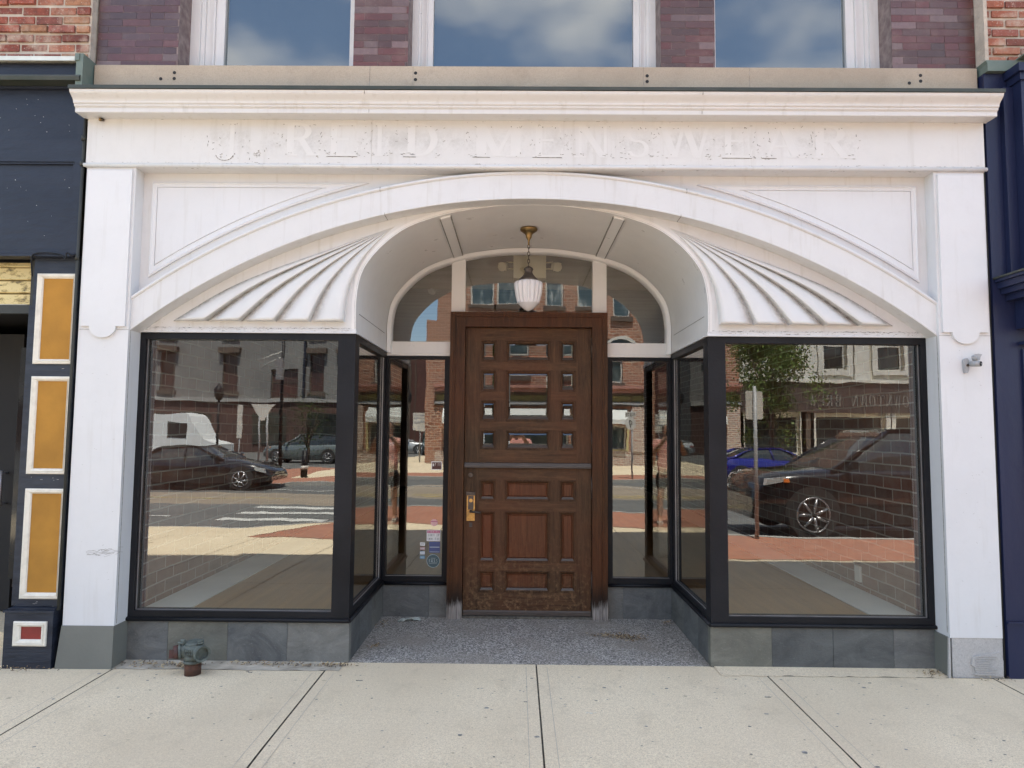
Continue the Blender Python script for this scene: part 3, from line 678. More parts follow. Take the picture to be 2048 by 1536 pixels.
gb = nb()
def dashes(n, x0, x1, z, y, dz=.0025, lmax=.012):
    for _ in range(n):
        x = random.uniform(x0, x1); l = random.uniform(.001, lmax)*random.random(); h = random.uniform(.0006, .0022); zz_ = z+random.gauss(0, dz); box(gb, x-l, x+l+.001, y-.0006, y+.0004, zz_, zz_+h)
for s in (-1, 1): dashes(230, *sorted((s*1.09, s*2.40)), 2.0135, YW-.0005, .0035); dashes(60, *sorted((s*1.09, s*2.40)), 2.0, YW-.0102, .004)
dashes(170, -2.7, 2.7, 3.006, -.0062, .003); dashes(60, -2.7, 2.7, 2.975, -.0042, .003); dashes(50, -2.7, 2.7, 3.276, -.0062, .003)
for _ in range(46):
    x, z = random.gauss(-2.51, .05), random.gauss(.664, .012); l = random.uniform(.003, .020); a = random.gauss(0, .35); prism(gb, [(x-l*cos(a), z-l*sin(a)), (x+l*cos(a), z+l*sin(a)), (x+l*cos(a), z+l*sin(a)+.0012), (x-l*cos(a), z-l*sin(a)+.0012)], -.0008, .0004)
for _ in range(60):
    s = random.choice((-1, 1)); x, z = s*random.uniform(2.44, 2.70), random.uniform(.28, 1.9); l = random.uniform(.001, .006); a = random.gauss(0, .8); prism(gb, [(x-l*cos(a), z-l*sin(a)), (x+l*cos(a), z+l*sin(a)), (x+l*cos(a), z+l*sin(a)+.001), (x-l*cos(a), z-l*sin(a)+.001)], -.0007, .0004)
part('paint_grime', gb, M['grime'], kind='stuff')
# display windows (front, side, back)
def win(lbl, bars, beads, pane, rebate=None):
    b = nb()
    for q in bars: box(b, *q)
    o = part('display_window', b, M['black'], .002, lbl)
    boxes('glazing_bead', beads, M['alu'], o)
    b = nb()
    x0, x1, y0, y1, z0, z1 = pane
    if abs(x1-x0) > abs(y1-y0): P = [(x0, y0, z0), (x1, y0, z0), (x1, y0, z1), (x0, y0, z1)]
    else: P = [(x0, y0, z0), (x0, y1, z0), (x0, y1, z1), (x0, y0, z1)]
    b.faces.new([b.verts.new(p) for p in P]); obj('pane', b, M['glass'], o)
    return o
zt, zs = 1.983, .262
for s in (-1, 1):
    X = lambda a, c: tuple(sorted((s*a, s*c)))
    y0, y1 = YW, YW+.085
    win('large left display window' if s < 0 else 'large right display window',
        [X(1.085, 1.192)+(y0, YW+.107, zs, zt), X(2.383, 2.419)+(y0, y1, zs, zt), X(1.192, 2.383)+(y0, y1, 1.943, zt), X(1.192, 2.383)+(y0, y1, zs, .296)],
        [X(1.192, 2.383)+(y0+.020, y0+.03, .296, .2995), X(2.3795, 2.383)+(y0+.02, y0+.03, .296, 1.943), X(1.192, 1.1945)+(y0+.02, y0+.03, .296, 1.943)],
        (s*1.19, s*2.384, y0+.032, y0+.032, .290, 1.95))
    xa = 1.088
    win('side display window left of the doorway' if s < 0 else 'side display window right of the doorway',
        [X(xa, xa+.055)+(YW+.108, YB-.001, 1.943, zt), X(xa, xa+.055)+(YW+.108, YB-.001, zs, .296), X(xa, xa+.055)+(YB-.052, YB-.001, .297, 1.942)],
        [X(xa+.012, xa+.02)+(YW+.108, YB-.053, .296, .2995), X(xa+.012, xa+.02)+(YB-.056, YB-.0525, .30, 1.943)],
        (s*(xa+.024), s*(xa+.024), YW+.10, YB-.05, .29, 1.95))
    win('narrow display window left of the door' if s < 0 else 'narrow display window right of the door',
        [X(1.067, 1.142)+(YB, YB+.07, zs, 1.961), X(.595, .642)+(YB, YB+.07, zs, 1.961), X(.642, 1.067)+(YB, YB+.07, 1.938, 1.961), X(.642, 1.067)+(YB, YB+.07, zs, .299)],
        [X(.642, 1.067)+(YB+.018, YB+.026, .299, .3025)],
        (s*.64, s*1.07, YB+.03, YB+.03, .29, 1.945))
    # projecting black sill bead round all three
    b = nb(); zc = .248
    cyl(b, (s*1.078, YW-.006, zc), (s*2.42, YW-.006, zc), .012, seg=10); cyl(b, (s*1.078, YW-.006, zc), (s*1.078, YB-.006, zc), .012, seg=10); cyl(b, (s*.60, YB-.006, zc), (s*1.078, YB-.006, zc), .012, seg=10)
    box(b, *X(1.08, 2.42), YW-.002, YW+.08, .2345, .2615); box(b, *X(1.0785, 1.16), YW+.081, YB-.002, .2345, .2615); box(b, *X(.597, 1.078), YB-.0015, YB+.07, .2345, .2615)
    part('sill', b, M['black'], 0, 'black rounded sill under the left windows' if s < 0 else 'black rounded sill under the right windows')
    # slate base: each tile its own block inside one mesh
    b = nb()
    J = [1.081, 1.446, 1.810, 2.170, 2.42] if s > 0 else [1.081, 1.452, 1.812, 2.172, 2.42]
    mi = [1, 2, 2, 0] if s > 0 else [3, 0, 1, 0]
    for (a, c), m_ in zip(zip(J, J[1:]), mi): box(b, *X(a+.001, c-.001), YW+.004+random.uniform(0, .002), YW+.06, .0, .2335, m_)
    Yj = [YW+.0615, .42, .78, YB+.01]
    for (a, c), m_ in zip(zip(Yj, Yj[1:]), [2, 0, 3]): box(b, *X(1.083, 1.12), a+.001, c-.001, .0, .2335, m_)
    K = [.598, .718, 1.082] if s > 0 else [.598, .735, 1.082]
    for (a, c), m_ in zip(zip(K, K[1:]), [3, 0]): box(b, *X(a+.001, c-.001), YB+.004, YB+.05, .0, .2335, m_)
    part('slate_base', b, M['slate'], .0015, 'left slate tile base' if s < 0 else 'right slate tile base')
    # white rail above back windows
    b = nb(); box(b, *X(.597, 1.085), YB-.004, YB+.07, 1.985, 2.072); prism(b, [(YB-.014, 1.984), (YB-.010, 1.963), (YB+.05, 1.963), (YB+.05, 1.984)], *X(.597, 1.085), axis='x')
    part('transom_rail', b, M['vault'], .002)
    # vault skirt moulding above side window
    b = nb(); prism(b, [(s*1.0872, 1.992), (s*1.076, 1.990), (s*1.074, 1.984), (s*1.0872, 1.9835)], YW+.02, YB-.005); part('head_bead', b, M['white'], 0)
# arched transom lights
b = nb(); bi = voff(.004); bo_ = voff(.030)
for (A, y0), (C, y1) in (((bi, YB-.045), (bo_, YB-.03)), ((bo_, YB-.03), (voff(.038), YB-.012)), ((voff(.038), YB-.012), (voff(.038), YB+.04)), ((bi, YB-.045), (bi, YB+.01))):
    strip(b, [(x, y0, z) for x, z in A], [(x, y1, z) for x, z in C])
tf = part('transom_frame', b, M['vault'], 0, 'white arched frame of the transom over the door')
for s in (-1, 1):
    b = nb()
    prism(b, [(s*.490, 2.298), (s*.490, 2.742), (s*.597, 2.712), (s*.597, 2.298)], YB-.006, YB+.06)
    obj('mullion', b, M['vault'], tf, .002)
b = nb(); P = voff(.02); idx = [(x, z) for x, z in P if z > 2.06]
b.faces.new([b.verts.new((x, YB+.03, z)) for x, z in idx]); obj('pane', b, M['glass'], tf)

# door frame and door
b = nb()
for s in (-1, 1):
    X = lambda a, c: tuple(sorted((s*a, s*c)))
    box(b, *X(.484, .596), YB-.045, YB+.07, .0, 2.2955); box(b, *X(.560, .5965), YB-.055, YB-.0455, .0, 2.2965); box(b, *X(.575, .597), YB-.061, YB-.0555, .0, 2.297)
box(b, -.4835, .4835, YB-.045, YB+.07, 2.186, 2.2955); box(b, -.5595, .5595, YB-.055, YB-.0455, 2.262, 2.2965); box(b, -.5745, .5745, YB-.061, YB-.0555, 2.277, 2.297)
df = part('door_frame', b, M['oak_frame'], .002, 'red brown oak door frame with rotten feet')
boxes('threshold', [(-.4825, .4825, YB-.03, YB+.05, .001, .016)], M['joint'], B, .002)
YD = YB+.004
cols = [(-.364, -.245), (-.170, .168), (.243, .362)]
holesU = []
for i, (a, c) in enumerate(cols):
    holesU += [(a, c, z0, z1) for z0, z1 in (((1.925, 2.084), (1.470, 1.854), (1.253, 1.396)) if i == 1 else ((1.925, 2.084), (1.697, 1.854), (1.470, 1.623), (1.253, 1.396)))]
holesL = [(a, c, z0, z1) for a, c in cols for z0, z1 in ((.869, 1.020), (.410, .785), (.191, .343))]
def quadloop(bm, l0, l1, sk=()):
    V0 = [bm.verts.new(v) for v in l0]; V1 = [bm.verts.new(v) for v in l1]
    for i in range(4):
        if i not in sk: bm.faces.new([V0[i], V0[(i+1) % 4], V1[(i+1) % 4], V1[i]])
    return V1
for up_ in (True, False):
    z0, z1, H = (1.1155, 2.182, holesU) if up_ else (.020, 1.1125, holesL)
    b = nb(); wall(b, -.4815, .4815, z0, z1, YD, H, .018)
    for q in (((-.4815, YD, z0), (-.4815, YD+.05, z0), (-.4815, YD+.05, z1), (-.4815, YD, z1)), ((.4815, YD, z0), (.4815, YD, z1), (.4815, YD+.05, z1), (.4815, YD+.05, z0)), ((-.4815, YD, z1), (.4815, YD, z1), (.4815, YD+.05, z1), (-.4815, YD+.05, z1))):
        b.faces.new([b.verts.new(p) for p in q])
    leaf = part('door_leaf', b, M['oak'], 0, 'upper leaf of the oak dutch door with eleven small glass lights' if up_ else 'lower leaf of the oak dutch door with nine carved panels')
    D = leaf
    rails = [(2.0885, 2.182), (1.859, 1.920), (1.629, 1.692), (1.401, 1.465), (1.154, 1.248)] if up_ else [(1.0245, 1.1125), (.790, .864), (.348, .405), (.057, .186)]
    for a, c in rails:
        segs = [(-.3685, .3665)] if (a, c) != (1.629, 1.692) else [(-.3685, -.1755), (.1725, .3665)]
        for p, q in segs: boxes('rail', [(p, q, YD-.0018, YD+.01, a, c)], M['oak_h'], leaf, .0008)
    for a, c, p, q in H:
        L4 = lambda o, y, sl=0: [(a+o, y, p+o+sl), (c-o, y, p+o+sl), (c-o, y, q-o), (a+o, y, q-o)]
        b = nb()
        V = quadloop(b, L4(-.004, YD), L4(-.0035, YD-.005)); 
        quadloop(b, L4(-.0035, YD-.005), L4(.0015, YD-.005)); quadloop(b, L4(.0015, YD-.005), L4(.003, YD-.0005)); quadloop(b, L4(.003, YD-.0005), L4(.006, YD-.0005))
        if up_:
            quadloop(b, L4(.006, YD-.0005), L4(.0075, YD+.010)); quadloop(b, L4(.0075, YD+.010), L4(.015, YD+.012)); s0, s1 = L4(.015, YD+.012), L4(.022, YD+.026, .014)
        else:
            quadloop(b, L4(.006, YD-.0005), L4(.007, YD+.006)); quadloop(b, L4(.007, YD+.006), L4(.0115, YD+.007)); s0, s1 = L4(.0115, YD+.007), L4(.020, YD+.017, .007)
        quadloop(b, s0, s1, (0,)); obj('panel_moulding', b, M['oak'], leaf)
        b = nb(); b.faces.new([b.verts.new(v) for v in (s0[0], s0[1], s1[1], s1[0])]); obj('moulding_sill', b, M['oak_grey'], leaf)  # sloped lower face kept greyer, painting in the light it reflects
        b = nb()
        if up_:
            y = YD+.026; G0, G1 = [(v[0], y, v[2]) for v in s1], [(v[0]+e0, y-.0022, v[2]+e1) for v, (e0, e1) in zip(s1, ((.010, .010), (-.010, .010), (-.010, -.010), (.010, -.010)))]
            b.faces.new(quadloop(b, G0, G1)); obj('glass_light', b, M['glass_bev'], leaf)
        else:
            G0 = s1; f2 = lambda k, y: [(v[0]+e0*k, y, v[2]+e1*k) for v, (e0, e1) in zip(s1, ((1, 1), (-1, 1), (-1, -1), (1, -1)))]
            V = quadloop(b, G0, f2(.003, YD+.017)); V = quadloop(b, f2(.003, YD+.017), f2(.010, YD+.008)); b.faces.new(quadloop(b, f2(.010, YD+.008), f2(.012, YD+.0095))); obj('raised_panel', b, M['oak_panel'], leaf)
    if up_: b = nb(); prism(b, [(YD-.030, 1.116), (YD-.030, 1.128), (YD-.020, 1.150), (YD-.006, 1.153), (YD-.006, 1.116)], -.480, .478, axis='x'); obj('weather_bar', b, M['oak_grey'], leaf, .002)
b = nb(); prism(b, [(YD-.012, .021), (YD-.012, .046), (YD-.003, .056), (YD-.002, .021)], -.478, .478, axis='x'); obj('kick_strip', b, M['oak_grey'], D, .0015)
# knob, lock plate, lever, hinges
b = nb(); cyl(b, (-.431, YD-.001, 1.060), (-.431, YD-.010, 1.060), .010, seg=18); cyl(b, (-.431, YD-.010, 1.060), (-.431, YD-.030, 1.060), .019, .017, seg=20); obj('knob', b, M['bronze'], D)
b = nb(); box(b, -.459, -.398, YD-.012, YD-.001, .716, .928); lp = obj('lock_plate', b, M['gold'], D, .003)
b = nb(); box(b, -.464, -.394, YD-.018, YD-.0125, .905, .932); box(b, -.449, -.408, YD-.016, YD-.0125, .80, .902); obj('escutcheon', b, M['bronze'], D, .003)
b = nb(); cyl(b, (-.428, YD-.012, .868), (-.428, YD-.020, .868), .014, seg=14); cyl(b, (-.428, YD-.012, .745), (-.428, YD-.017, .745), .016, seg=10)
for i in range(8): a = i*pi/4; box(b, -.428+.017*cos(a)-.005, -.428+.017*cos(a)+.005, YD-.017, YD-.0125, .745+.018*sin(a)-.005, .745+.018*sin(a)+.005)
obj('lock_rose', b, M['gold'], D, .001)
b = nb(); cyl(b, (-.428, YD-.010, .788), (-.428, YD-.055, .788), .010, seg=12); cyl(b, (-.432, YD-.052, .789), (-.350, YD-.050, .781), .0095, .0065, seg=12); obj('lever', b, M['bronze'], D)
b = nb(); box(b, -.439, -.416, YD-.003, YD-.0005, .668, .700); obj('plate_scar', b, M['oak_grey'], D)
for z0, z1 in ((1.964, 2.099), (1.244, 1.383), (.897, 1.042), (.193, .339)):
    b = nb(); cyl(b, (.4845, YD-.012, z0), (.4845, YD-.012, z1), .0065, seg=10)
    for z in (z0, z1): cyl(b, (.4845, YD-.012, z-.006), (.4845, YD-.012, z+.006), .0085, seg=10)
    obj('hinge', b, M['bronze'], D)

# upper storey: stone lintel, glazed brick piers, three big windows
b = nb(); box(b, -2.735, 2.735, .04, .34, 3.45, 3.648)
li = part('stone_lintel', b, M['lintel'], .004, 'buff stone lintel course with bolt holes')
for u in ((-2.318, 3.560), (-2.234, 3.60), (-2.234, 3.562), (-.731, 3.604), (-.731, 3.562), (.704, 3.592), (.704, 3.556), (2.318, 3.553), (2.388, 3.602), (2.388, 3.566)):
    b = nb(); cyl(b, (u[0], .0388, u[1]), (u[0], .045, u[1]), .0105, seg=12); obj('bolt_hole', b, M['void'], li)
boxes('joint', [(-1.017, -1.014, .0388, .05, 3.46, 3.648), (-.748, -.7465, .0390, .05, 3.46, 3.648), (.681, .6825, .0390, .05, 3.46, 3.648), (1.335, 1.3365, .0390, .05, 3.46, 3.648)], M['grime'], li)
PC = [(.105, .050, .056), (.115, .048, .050), (.092, .052, .058), (.125, .054, .056), (.085, .050, .055), (.105, .062, .065), (.10, .05, .054), (.095, .058, .062), (.17, .12, .12)]
PCR = [(.115, .034, .034), (.13, .040, .038), (.10, .050, .046), (.12, .045, .042), (.098, .045, .044), (.09, .048, .046), (.11, .036, .036), (.17, .11, .11)]
for (x0, x1), cc in (((-2.752, -2.238), PC), ((-1.133, -.787), PCR), ((.797, 1.138), PCR), ((2.241, 2.758), PCR)):
    bricks('brick_pier', x0, x1, 3.652, 4.50, .08, .1745, .0455, .0028, cc, M['glazed'], M['mortar_p'], B, depth=.16, jit=.0008, off=.02, label='purple glazed brick pier')
wx = [(-2.238, -1.133), (-.787, .797), (1.138, 2.241)]
gx = [(-2.030, -1.200), (-.655, .658), (1.190, 2.045)]
for (a, c), (p, q) in zip(wx, gx):
    b = nb(); y = .225
    for x0, x1, s in ((a, p, 1), (q, c, -1)):
        if x1-x0 > .10:
            w_ = x1-x0
            if s > 0: L_ = [(x0, x0+.30*w_, 0), (x0+.30*w_, x0+.42*w_, .015), (x0+.42*w_, x0+.66*w_, .030), (x0+.66*w_, x0+.72*w_, .018), (x0+.72*w_, x1, .034)]
            else: L_ = [(x0, x0+.28*w_, .034), (x0+.28*w_, x0+.34*w_, .018), (x0+.34*w_, x0+.58*w_, .030), (x0+.58*w_, x0+.70*w_, .015), (x0+.70*w_, x1, 0)]
        else: L_ = [(x0, x1, .02)]
        for e, f_, dy in L_: box(b, e+.0002, f_-.0002, y+dy, y+.09, 3.652, 4.70)
    box(b, p, q, y+.036, y+.09, 3.652, 3.658)
    wd = part('upper_window', b, M['white'], .002, 'tall first floor window with white casing')
    b = nb(); b.faces.new([b.verts.new(v) for v in ((p, y+.06, 3.652), (q, y+.06, 3.652), (q, y+.06, 4.75), (p, y+.06, 4.75))]); obj('pane', b, M['glass_up'], wd)
    b = nb(); box(b, a, c, y+.10, y+.12, 3.652, 6.2); obj('blind', b, simple('window_film_blind', (.085, .10, .115), (.12, .135, .15), 2, .8, .2, 200), wd)
boxes('outlet_plate', [(2.383, 2.3995, .95, 1.02, .33, .44)], M['cream'], B)
# rest of the upper building above the picture (it throws the shadow on the pavement)
b = nb(); box(b, -2.758, 2.758, .085, .40, 4.70, 8.95); box(b, -2.76, 2.76, .0, .40, 8.97, 9.12); b_ = nb(); b_.free(); part('parapet_wall', b, M['glazed'] if False else simple('upper_wall', (.13, .06, .06), (.10, .05, .05), 5, .7))
for (a, c) in wx: boxes('window_head', [(a, c, .10, .345, 4.55, 4.6995)], M['lintel'], B)
# interior
IX = 2.405
b = nb(); box(b, -IX, IX, 1.25, 9.5, .20, .275); box(b, -IX, -1.145, YW+.09, 1.2499, .20, .275); box(b, 1.145, IX, YW+.09, 1.2499, .20, .275); part('interior_floor', b, M['floor_wood'], 0, 'brown interior floorboards')
for s in (-1, 1): boxes('floor_border', [tuple(sorted((s*2.10, s*2.385)))+(YW+.088, 9.4, .2755, .283)], M['floor_grey'], B, label='pale grey strip along the interior wall')
for s in (-1, 1): boxes('party_wall', [tuple(sorted((s*IX, s*2.70)))+(.301, 9.5, 0, 3.4)], M['int_brick'], B, label='bare brick interior wall'); boxes('window_return', [tuple(sorted((s*2.398, s*2.4045)))+(YW+.088, .30, .2, 2.2)], M['int_brick'], B)
b = nb(); box(b, -IX, IX, 1.20, 9.5, 2.98, 3.05); box(b, -IX, -1.12, .16, 1.1995, 2.2, 2.25); box(b, 1.12, IX, .16, 1.1995, 2.2, 2.25); part('interior_ceiling', b, M['ceil'])
boxes('bulkhead', [(-IX, -1.10, 1.1996, 1.24, 2.2505, 2.9795), (1.10, IX, 1.1996, 1.24, 2.2505, 2.9795)], M['int_wall'], B)
boxes('rear_wall', [(-2.7, 2.7, 9.51, 9.7, 0, 9)], M['int_wall'], B)
b = nb(); box(b, -2.755, 2.755, .41, 9.7, 3.06, 3.30); box(b, -2.755, 2.755, .41, 9.7, 8.8, 8.95); box(b, -2.755, -2.70, .41, 9.5, 3.31, 8.79); box(b, 2.70, 2.755, .41, 9.5, 3.31, 8.79); part('upper_floor_and_roof', b, M['int_wall'])
b = nb(); box(b, -2.70, 2.70, .46, .52, 3.31, 8.79); part('upper_room_partition', b, M['void'])
b = nb()
for s in (-1, 1): box(b, *sorted((s*1.0, s*IX)), 1.9, 1.96, .2755, 1.2)
b.free()

# ================================================================ LEFT NEIGHBOUR
NL = thing('neighbour_building', 'navy shopfront with ochre panelled post under worn red brick, left of the white shop', 'building')
def pl(name, b, mat, bevel=.002, label=None, parent=None): return obj(name, b, mat, parent or NL, bevel, label)
RB = [(.33, .085, .052), (.28, .07, .045), (.37, .11, .065), (.24, .07, .05), (.40, .15, .09), (.46, .22, .12), (.30, .10, .075)]
bricks('brick_wall', -4.6, -2.762, 3.655, 4.30, .02, .172, .060, .013, RB, M['oldbrick'], M['mortar_l'], NL, depth=.10, jit=.009, off=.06, label='worn red brick wall with pale mortar')
boxes('upper_wall', [(-9, -2.765, .13, .4, 3.50, 9.0)], simple('neighbour_upper_wall', (.30, .09, .06), (.22, .07, .05), 4, .9), NL)
b = nb(); prism(b, [(-.045, 3.628), (-.045, 3.655), (-.040, 3.658), (.10, 3.668), (.10, 3.66), (-.036, 3.645)], -6, -2.785, axis='x'); pl('white_flashing', b, M['whiteflash'], 0)
b = nb(); box(b, -2.784, -2.742, -.06, .1, 3.46, 3.665); box(b, -2.79, -2.765, -.066, .1, 3.62, 3.662); pl('corner_flashing', b, M['copper'], .003)
b = nb(); box(b, -6, -2.786, -.005, .1, 3.545, 3.626); box(b, -6, -2.80, -.014, -.0055, 3.548, 3.556); box(b, -6, -2.80, -.020, -.0055, 3.536, 3.544); pl('fascia_board', b, M['navy'])
b = nb(); prism(b, [(-.07, 3.492), (-.075, 3.512), (-.06, 3.530), (.09, 3.536), (.09, 3.49)], -6, -2.7535, axis='x'); pl('drip_ledge', b, M['darkflash'])
# signboard frame with two sunk panels
b = nb(); wall(b, -6, -2.757, 2.418, 3.4895, .0, [(-5.9, -2.800, 3.150, 3.474), (-5.9, -2.800, 2.452, 3.012)], .022)
box(b, -5.9, -2.8005, .0225, .05, 3.150, 3.474); box(b, -5.9, -2.8005, .0225, .05, 2.452, 3.012)
box(b, -5.9, -2.801, .008, .022, 3.151, 3.163); box(b, -5.9, -2.801, .008, .022, 3.000, 3.0115); box(b, -2.815, -2.801, .008, .022, 2.465, 2.999); box(b, -5.9, -2.801, .008, .022, 2.4525, 2.4645)
pl('signboard', b, M['navy'], 0)
b = nb(); prism(b, [(-.022, 2.418), (-.022, 2.432), (.0, 2.440), (.06, 2.440), (.06, 2.418)], -6, -2.7655, axis='x'); pl('signboard_ledge', b, M['navy'])
b = nb(); box(b, -2.7565, -2.7235, .05, .35, .0, 3.6); cyl(b, (-2.747, -.006, .33), (-2.745, -.006, 3.49), .009, seg=8)
for z in (3.33, 3.14, 2.98, 2.40): cyl(b, (-2.747, -.010, z), (-2.747, -.010, z+.03), .0125, seg=8)
pl('corner_strip', b, M['black_dull'], 0)
# clapboards
b = nb()
for z0, z1 in ((2.141, 2.208), (2.216, 2.290), (2.298, 2.372), (2.378, 2.406)): prism(b, [(.092, z0), (.086, z0+.004), (.098, z1), (.13, z1), (.13, z0)], -4.5, -3.086, axis='x')
pl('clapboard', b, M['yellow'], 0, 'peeling yellow clapboards')
b = nb(); box(b, -4.5, -3.087, .12, .16, 2.12, 2.417); box(b, -4.5, -3.034, .07, .119, 2.085, 2.138); box(b, -3.085, -3.064, .08, .16, 2.139, 2.417); pl('clapboard_trim', b, M['black_dull'])
boxes('head_strip', [(-4.5, -3.10, .078, .085, 2.1385, 2.142)], M['cream'], NL)
# loose cable and fixings
b = nb(); P_ = catmull([(-3.02, .0, 2.30), (-3.015, -.02, 2.38), (-3.0, -.03, 2.425), (-2.93, -.035, 2.436), (-2.84, -.03, 2.428), (-2.80, -.035, 2.40), (-2.79, -.04, 2.435), (-2.765, -.03, 2.42), (-2.75, -.02, 2.43)], 5)
for a_, c_ in zip(P_, P_[1:]): cyl(b, a_, c_, .0045, seg=6, caps=False)
pl('loose_cable', b, M['black'], 0)
b = nb()
for _ in range(24): x, z = random.uniform(-3.3, -2.83), random.choice((random.uniform(3.17, 3.46), random.uniform(2.47, 3.0))); cyl(b, (x, .0225, z), (x, .0205, z), random.uniform(.001, .0025), seg=6)
for _ in range(10): x, z = random.uniform(-2.99, -2.79), random.choice((2.37, 1.73, 1.08, .36))+random.gauss(0, .012); l = random.uniform(.004, .014); box(b, x, x+l, .0285, .0305, z, z+.0015)
obj('paint_chip', b, M['hair'], NL, kind='stuff')
# panelled post
po = boxes('panelled_post', [(-3.030, -2.757, .03, .22, .34, 2.4175), (-3.062, -3.0305, .045, .24, .34, 2.13)], M['navy_wet'], NL, .003, label='navy post with three ochre panels')
def panel(x0, x1, z0, z1, X0, X1, Z0, Z1, y, mat):
    b = nb(); st = [(x0, x1, z0, z1, y+.001), (x0, x1, z0, z1, y-.010), (x0+.008, x1-.008, z0+.008, z1-.008, y-.014), (x0+.016, x1-.014, z0+.016, z1-.016, y-.012), (x0+.018, x1-.015, z0+.018, z1-.018, y-.017), (X0-.006, X1+.005, Z0-.006, Z1+.006, y-.013), (X0, X1, Z0, Z1, y-.006), (X0, X1, Z0, Z1, y-.002)]
    V = [[b.verts.new(p) for p in ((a, yy, c), (q, yy, c), (q, yy, d), (a, yy, d))] for a, q, c, d, yy in st]
    for A, C in zip(V, V[1:]):
        for i in range(4): b.faces.new([A[i], A[(i+1) % 4], C[(i+1) % 4], C[i]])
    o = obj('panel_moulding', b, M['cream'], po)
    b = nb(); box(b, X0, X1, y-.003, y+.0005, Z0, Z1); obj('panel_field', b, mat, po)
panel(-3.003, -2.762, 1.772, 2.322, -2.965, -2.785, 1.800, 2.292, .03, M['ochre'])
panel(-3.003, -2.764, 1.114, 1.696, -2.965, -2.788, 1.146, 1.668, .03, M['ochre'])
panel(-3.001, -2.763, .385, 1.027, -2.962, -2.786, .421, .998, .03, M['ochre'])
b = nb(); box(b, -3.045, -2.762, -.025, .24, .0, .318); box(b, -3.052, -2.757, -.032, .24, .3185, .330); box(b, -3.04, -2.763, -.01, .2, .3305, .338); ba = pl('post_base', b, M['navy_wet'], .004)
panel(-2.985, -2.793, .131, .270, -2.942, -2.823, .169, .240, -.025, M['red'])
for o in [x for x in bpy.data.objects if x.name.startswith('panel_') and x.parent == po][-2:]: o.parent = ba
# dark recessed entrance
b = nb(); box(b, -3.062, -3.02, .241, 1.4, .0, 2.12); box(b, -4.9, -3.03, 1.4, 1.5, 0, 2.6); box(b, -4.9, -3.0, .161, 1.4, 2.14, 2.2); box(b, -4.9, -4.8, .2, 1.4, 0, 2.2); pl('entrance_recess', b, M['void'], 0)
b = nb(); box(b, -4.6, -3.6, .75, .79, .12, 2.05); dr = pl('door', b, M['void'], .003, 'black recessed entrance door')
b = nb(); cyl(b, (-3.66, .69, .84), (-3.66, .69, 1.09), .010, seg=10)
for z in (.86, 1.07): cyl(b, (-3.66, .69, z), (-3.66, .76, z), .008, seg=8)
obj('handle', b, M['alu'], dr); boxes('side_glass', [(-3.58, -3.30, .70, .71, .35, 1.95)], M['lens'], dr)
b = nb(); box(b, -3.60, -3.06, .77, .80, .28, 1.02); obj('kick_panel', b, M['alu'], dr)
b = nb(); box(b, -3.52, -3.46, .76, .80, .25, 2.05); obj('stile', b, M['black'], dr)
b = nb(); box(b, -4.9, -3.05, -.01, .30, .0, .012); box(b, -4.9, -3.05, .3005, 1.399, .0, .11); pl('entrance_step', b, M['walk'])

# ================================================================ RIGHT NEIGHBOUR
NR = thing('neighbour_building', 'royal navy wooden shopfront with tall pilaster and bracket, right of the white shop', 'building')
def pr(name, b, mat, bevel=.003, label=None): return obj(name, b, mat, NR, bevel, label)
bricks('brick_wall', 2.785, 4.6, 3.655, 4.32, .02, .172, .060, .015, [(.42, .14, .08), (.36, .12, .07), (.48, .2, .12), (.30, .10, .07)], M['oldbrick2'], M['mortar_l'], NR, depth=.1, jit=.008, off=.05, label='red brick wall stained with white lime')
b = nb(); box(b, 2.762, 2.784, .0, .12, 3.66, 4.3); pr('rough_mortar_edge', b, M['mortar_l'], .006)
boxes('upper_wall', [(2.762, 9, .13, .4, 3.50, 9.0)], simple('neighbour_upper_wall_r', (.30, .10, .07), (.22, .07, .05), 4, .9), NR)
b = nb(); prism(b, [(2.752, 3.595), (2.752, 3.640), (2.745, 3.662), (4.5, 3.662), (4.5, 3.648), (2.96, 3.648), (2.86, 3.595)], -.03, .1); box(b, 2.93, 4.5, -.20, .1, 3.664, 3.672); pr('copper_flashing', b, M['copper'], 0)
b = nb(); box(b, 2.747, 4.6, .0, .3, .322, 3.594); pr('back_board', b, M['blue'])
b = nb(); box(b, 2.735, 2.7465, .02, .3, .0, 3.5); pr('corner_gap', b, M['black_dull'], 0)
b = nb()
for z0, z1, k in ((3.545, 3.594, .03), (3.50, 3.5445, .012), (2.33, 3.4995, 0)): box(b, 2.895-k, 3.6, -.10-k, -.0015, z0, z1)
box(b, 2.856-.02, 2.894, -.035, -.0015, 2.345, 3.49); pil_r = pr('pilaster', b, M['blue'])
b = nb()
for i, (z0, z1, k) in enumerate(((2.300, 2.318, .085), (2.262, 2.2995, .070), (2.228, 2.2615, .050), (2.190, 2.2275, .020), (2.02, 2.1895, -.03))): box(b, 2.845-k, 3.6, -.16-k, -.0012, z0, z1)
pr('bracket', b, M['blue'], .006)
boxes('bracket_cap', [(2.750, 3.6, -.255, -.001, 2.3185, 2.329)], M['darkflash'], NR)
b = nb(); box(b, 2.90, 3.6, -.015, -.001, .335, 1.90); box(b, 2.885, 3.6, -.05, -.001, 1.925, 1.945); box(b, 2.748, 4.6, -.014, .3, .308, .3215); pr('lower_panel', b, M['blue'])
b = nb(); box(b, 2.748, 4.6, -.004, .3, .0, .3075); pr('plinth_board', b, M['blue'])
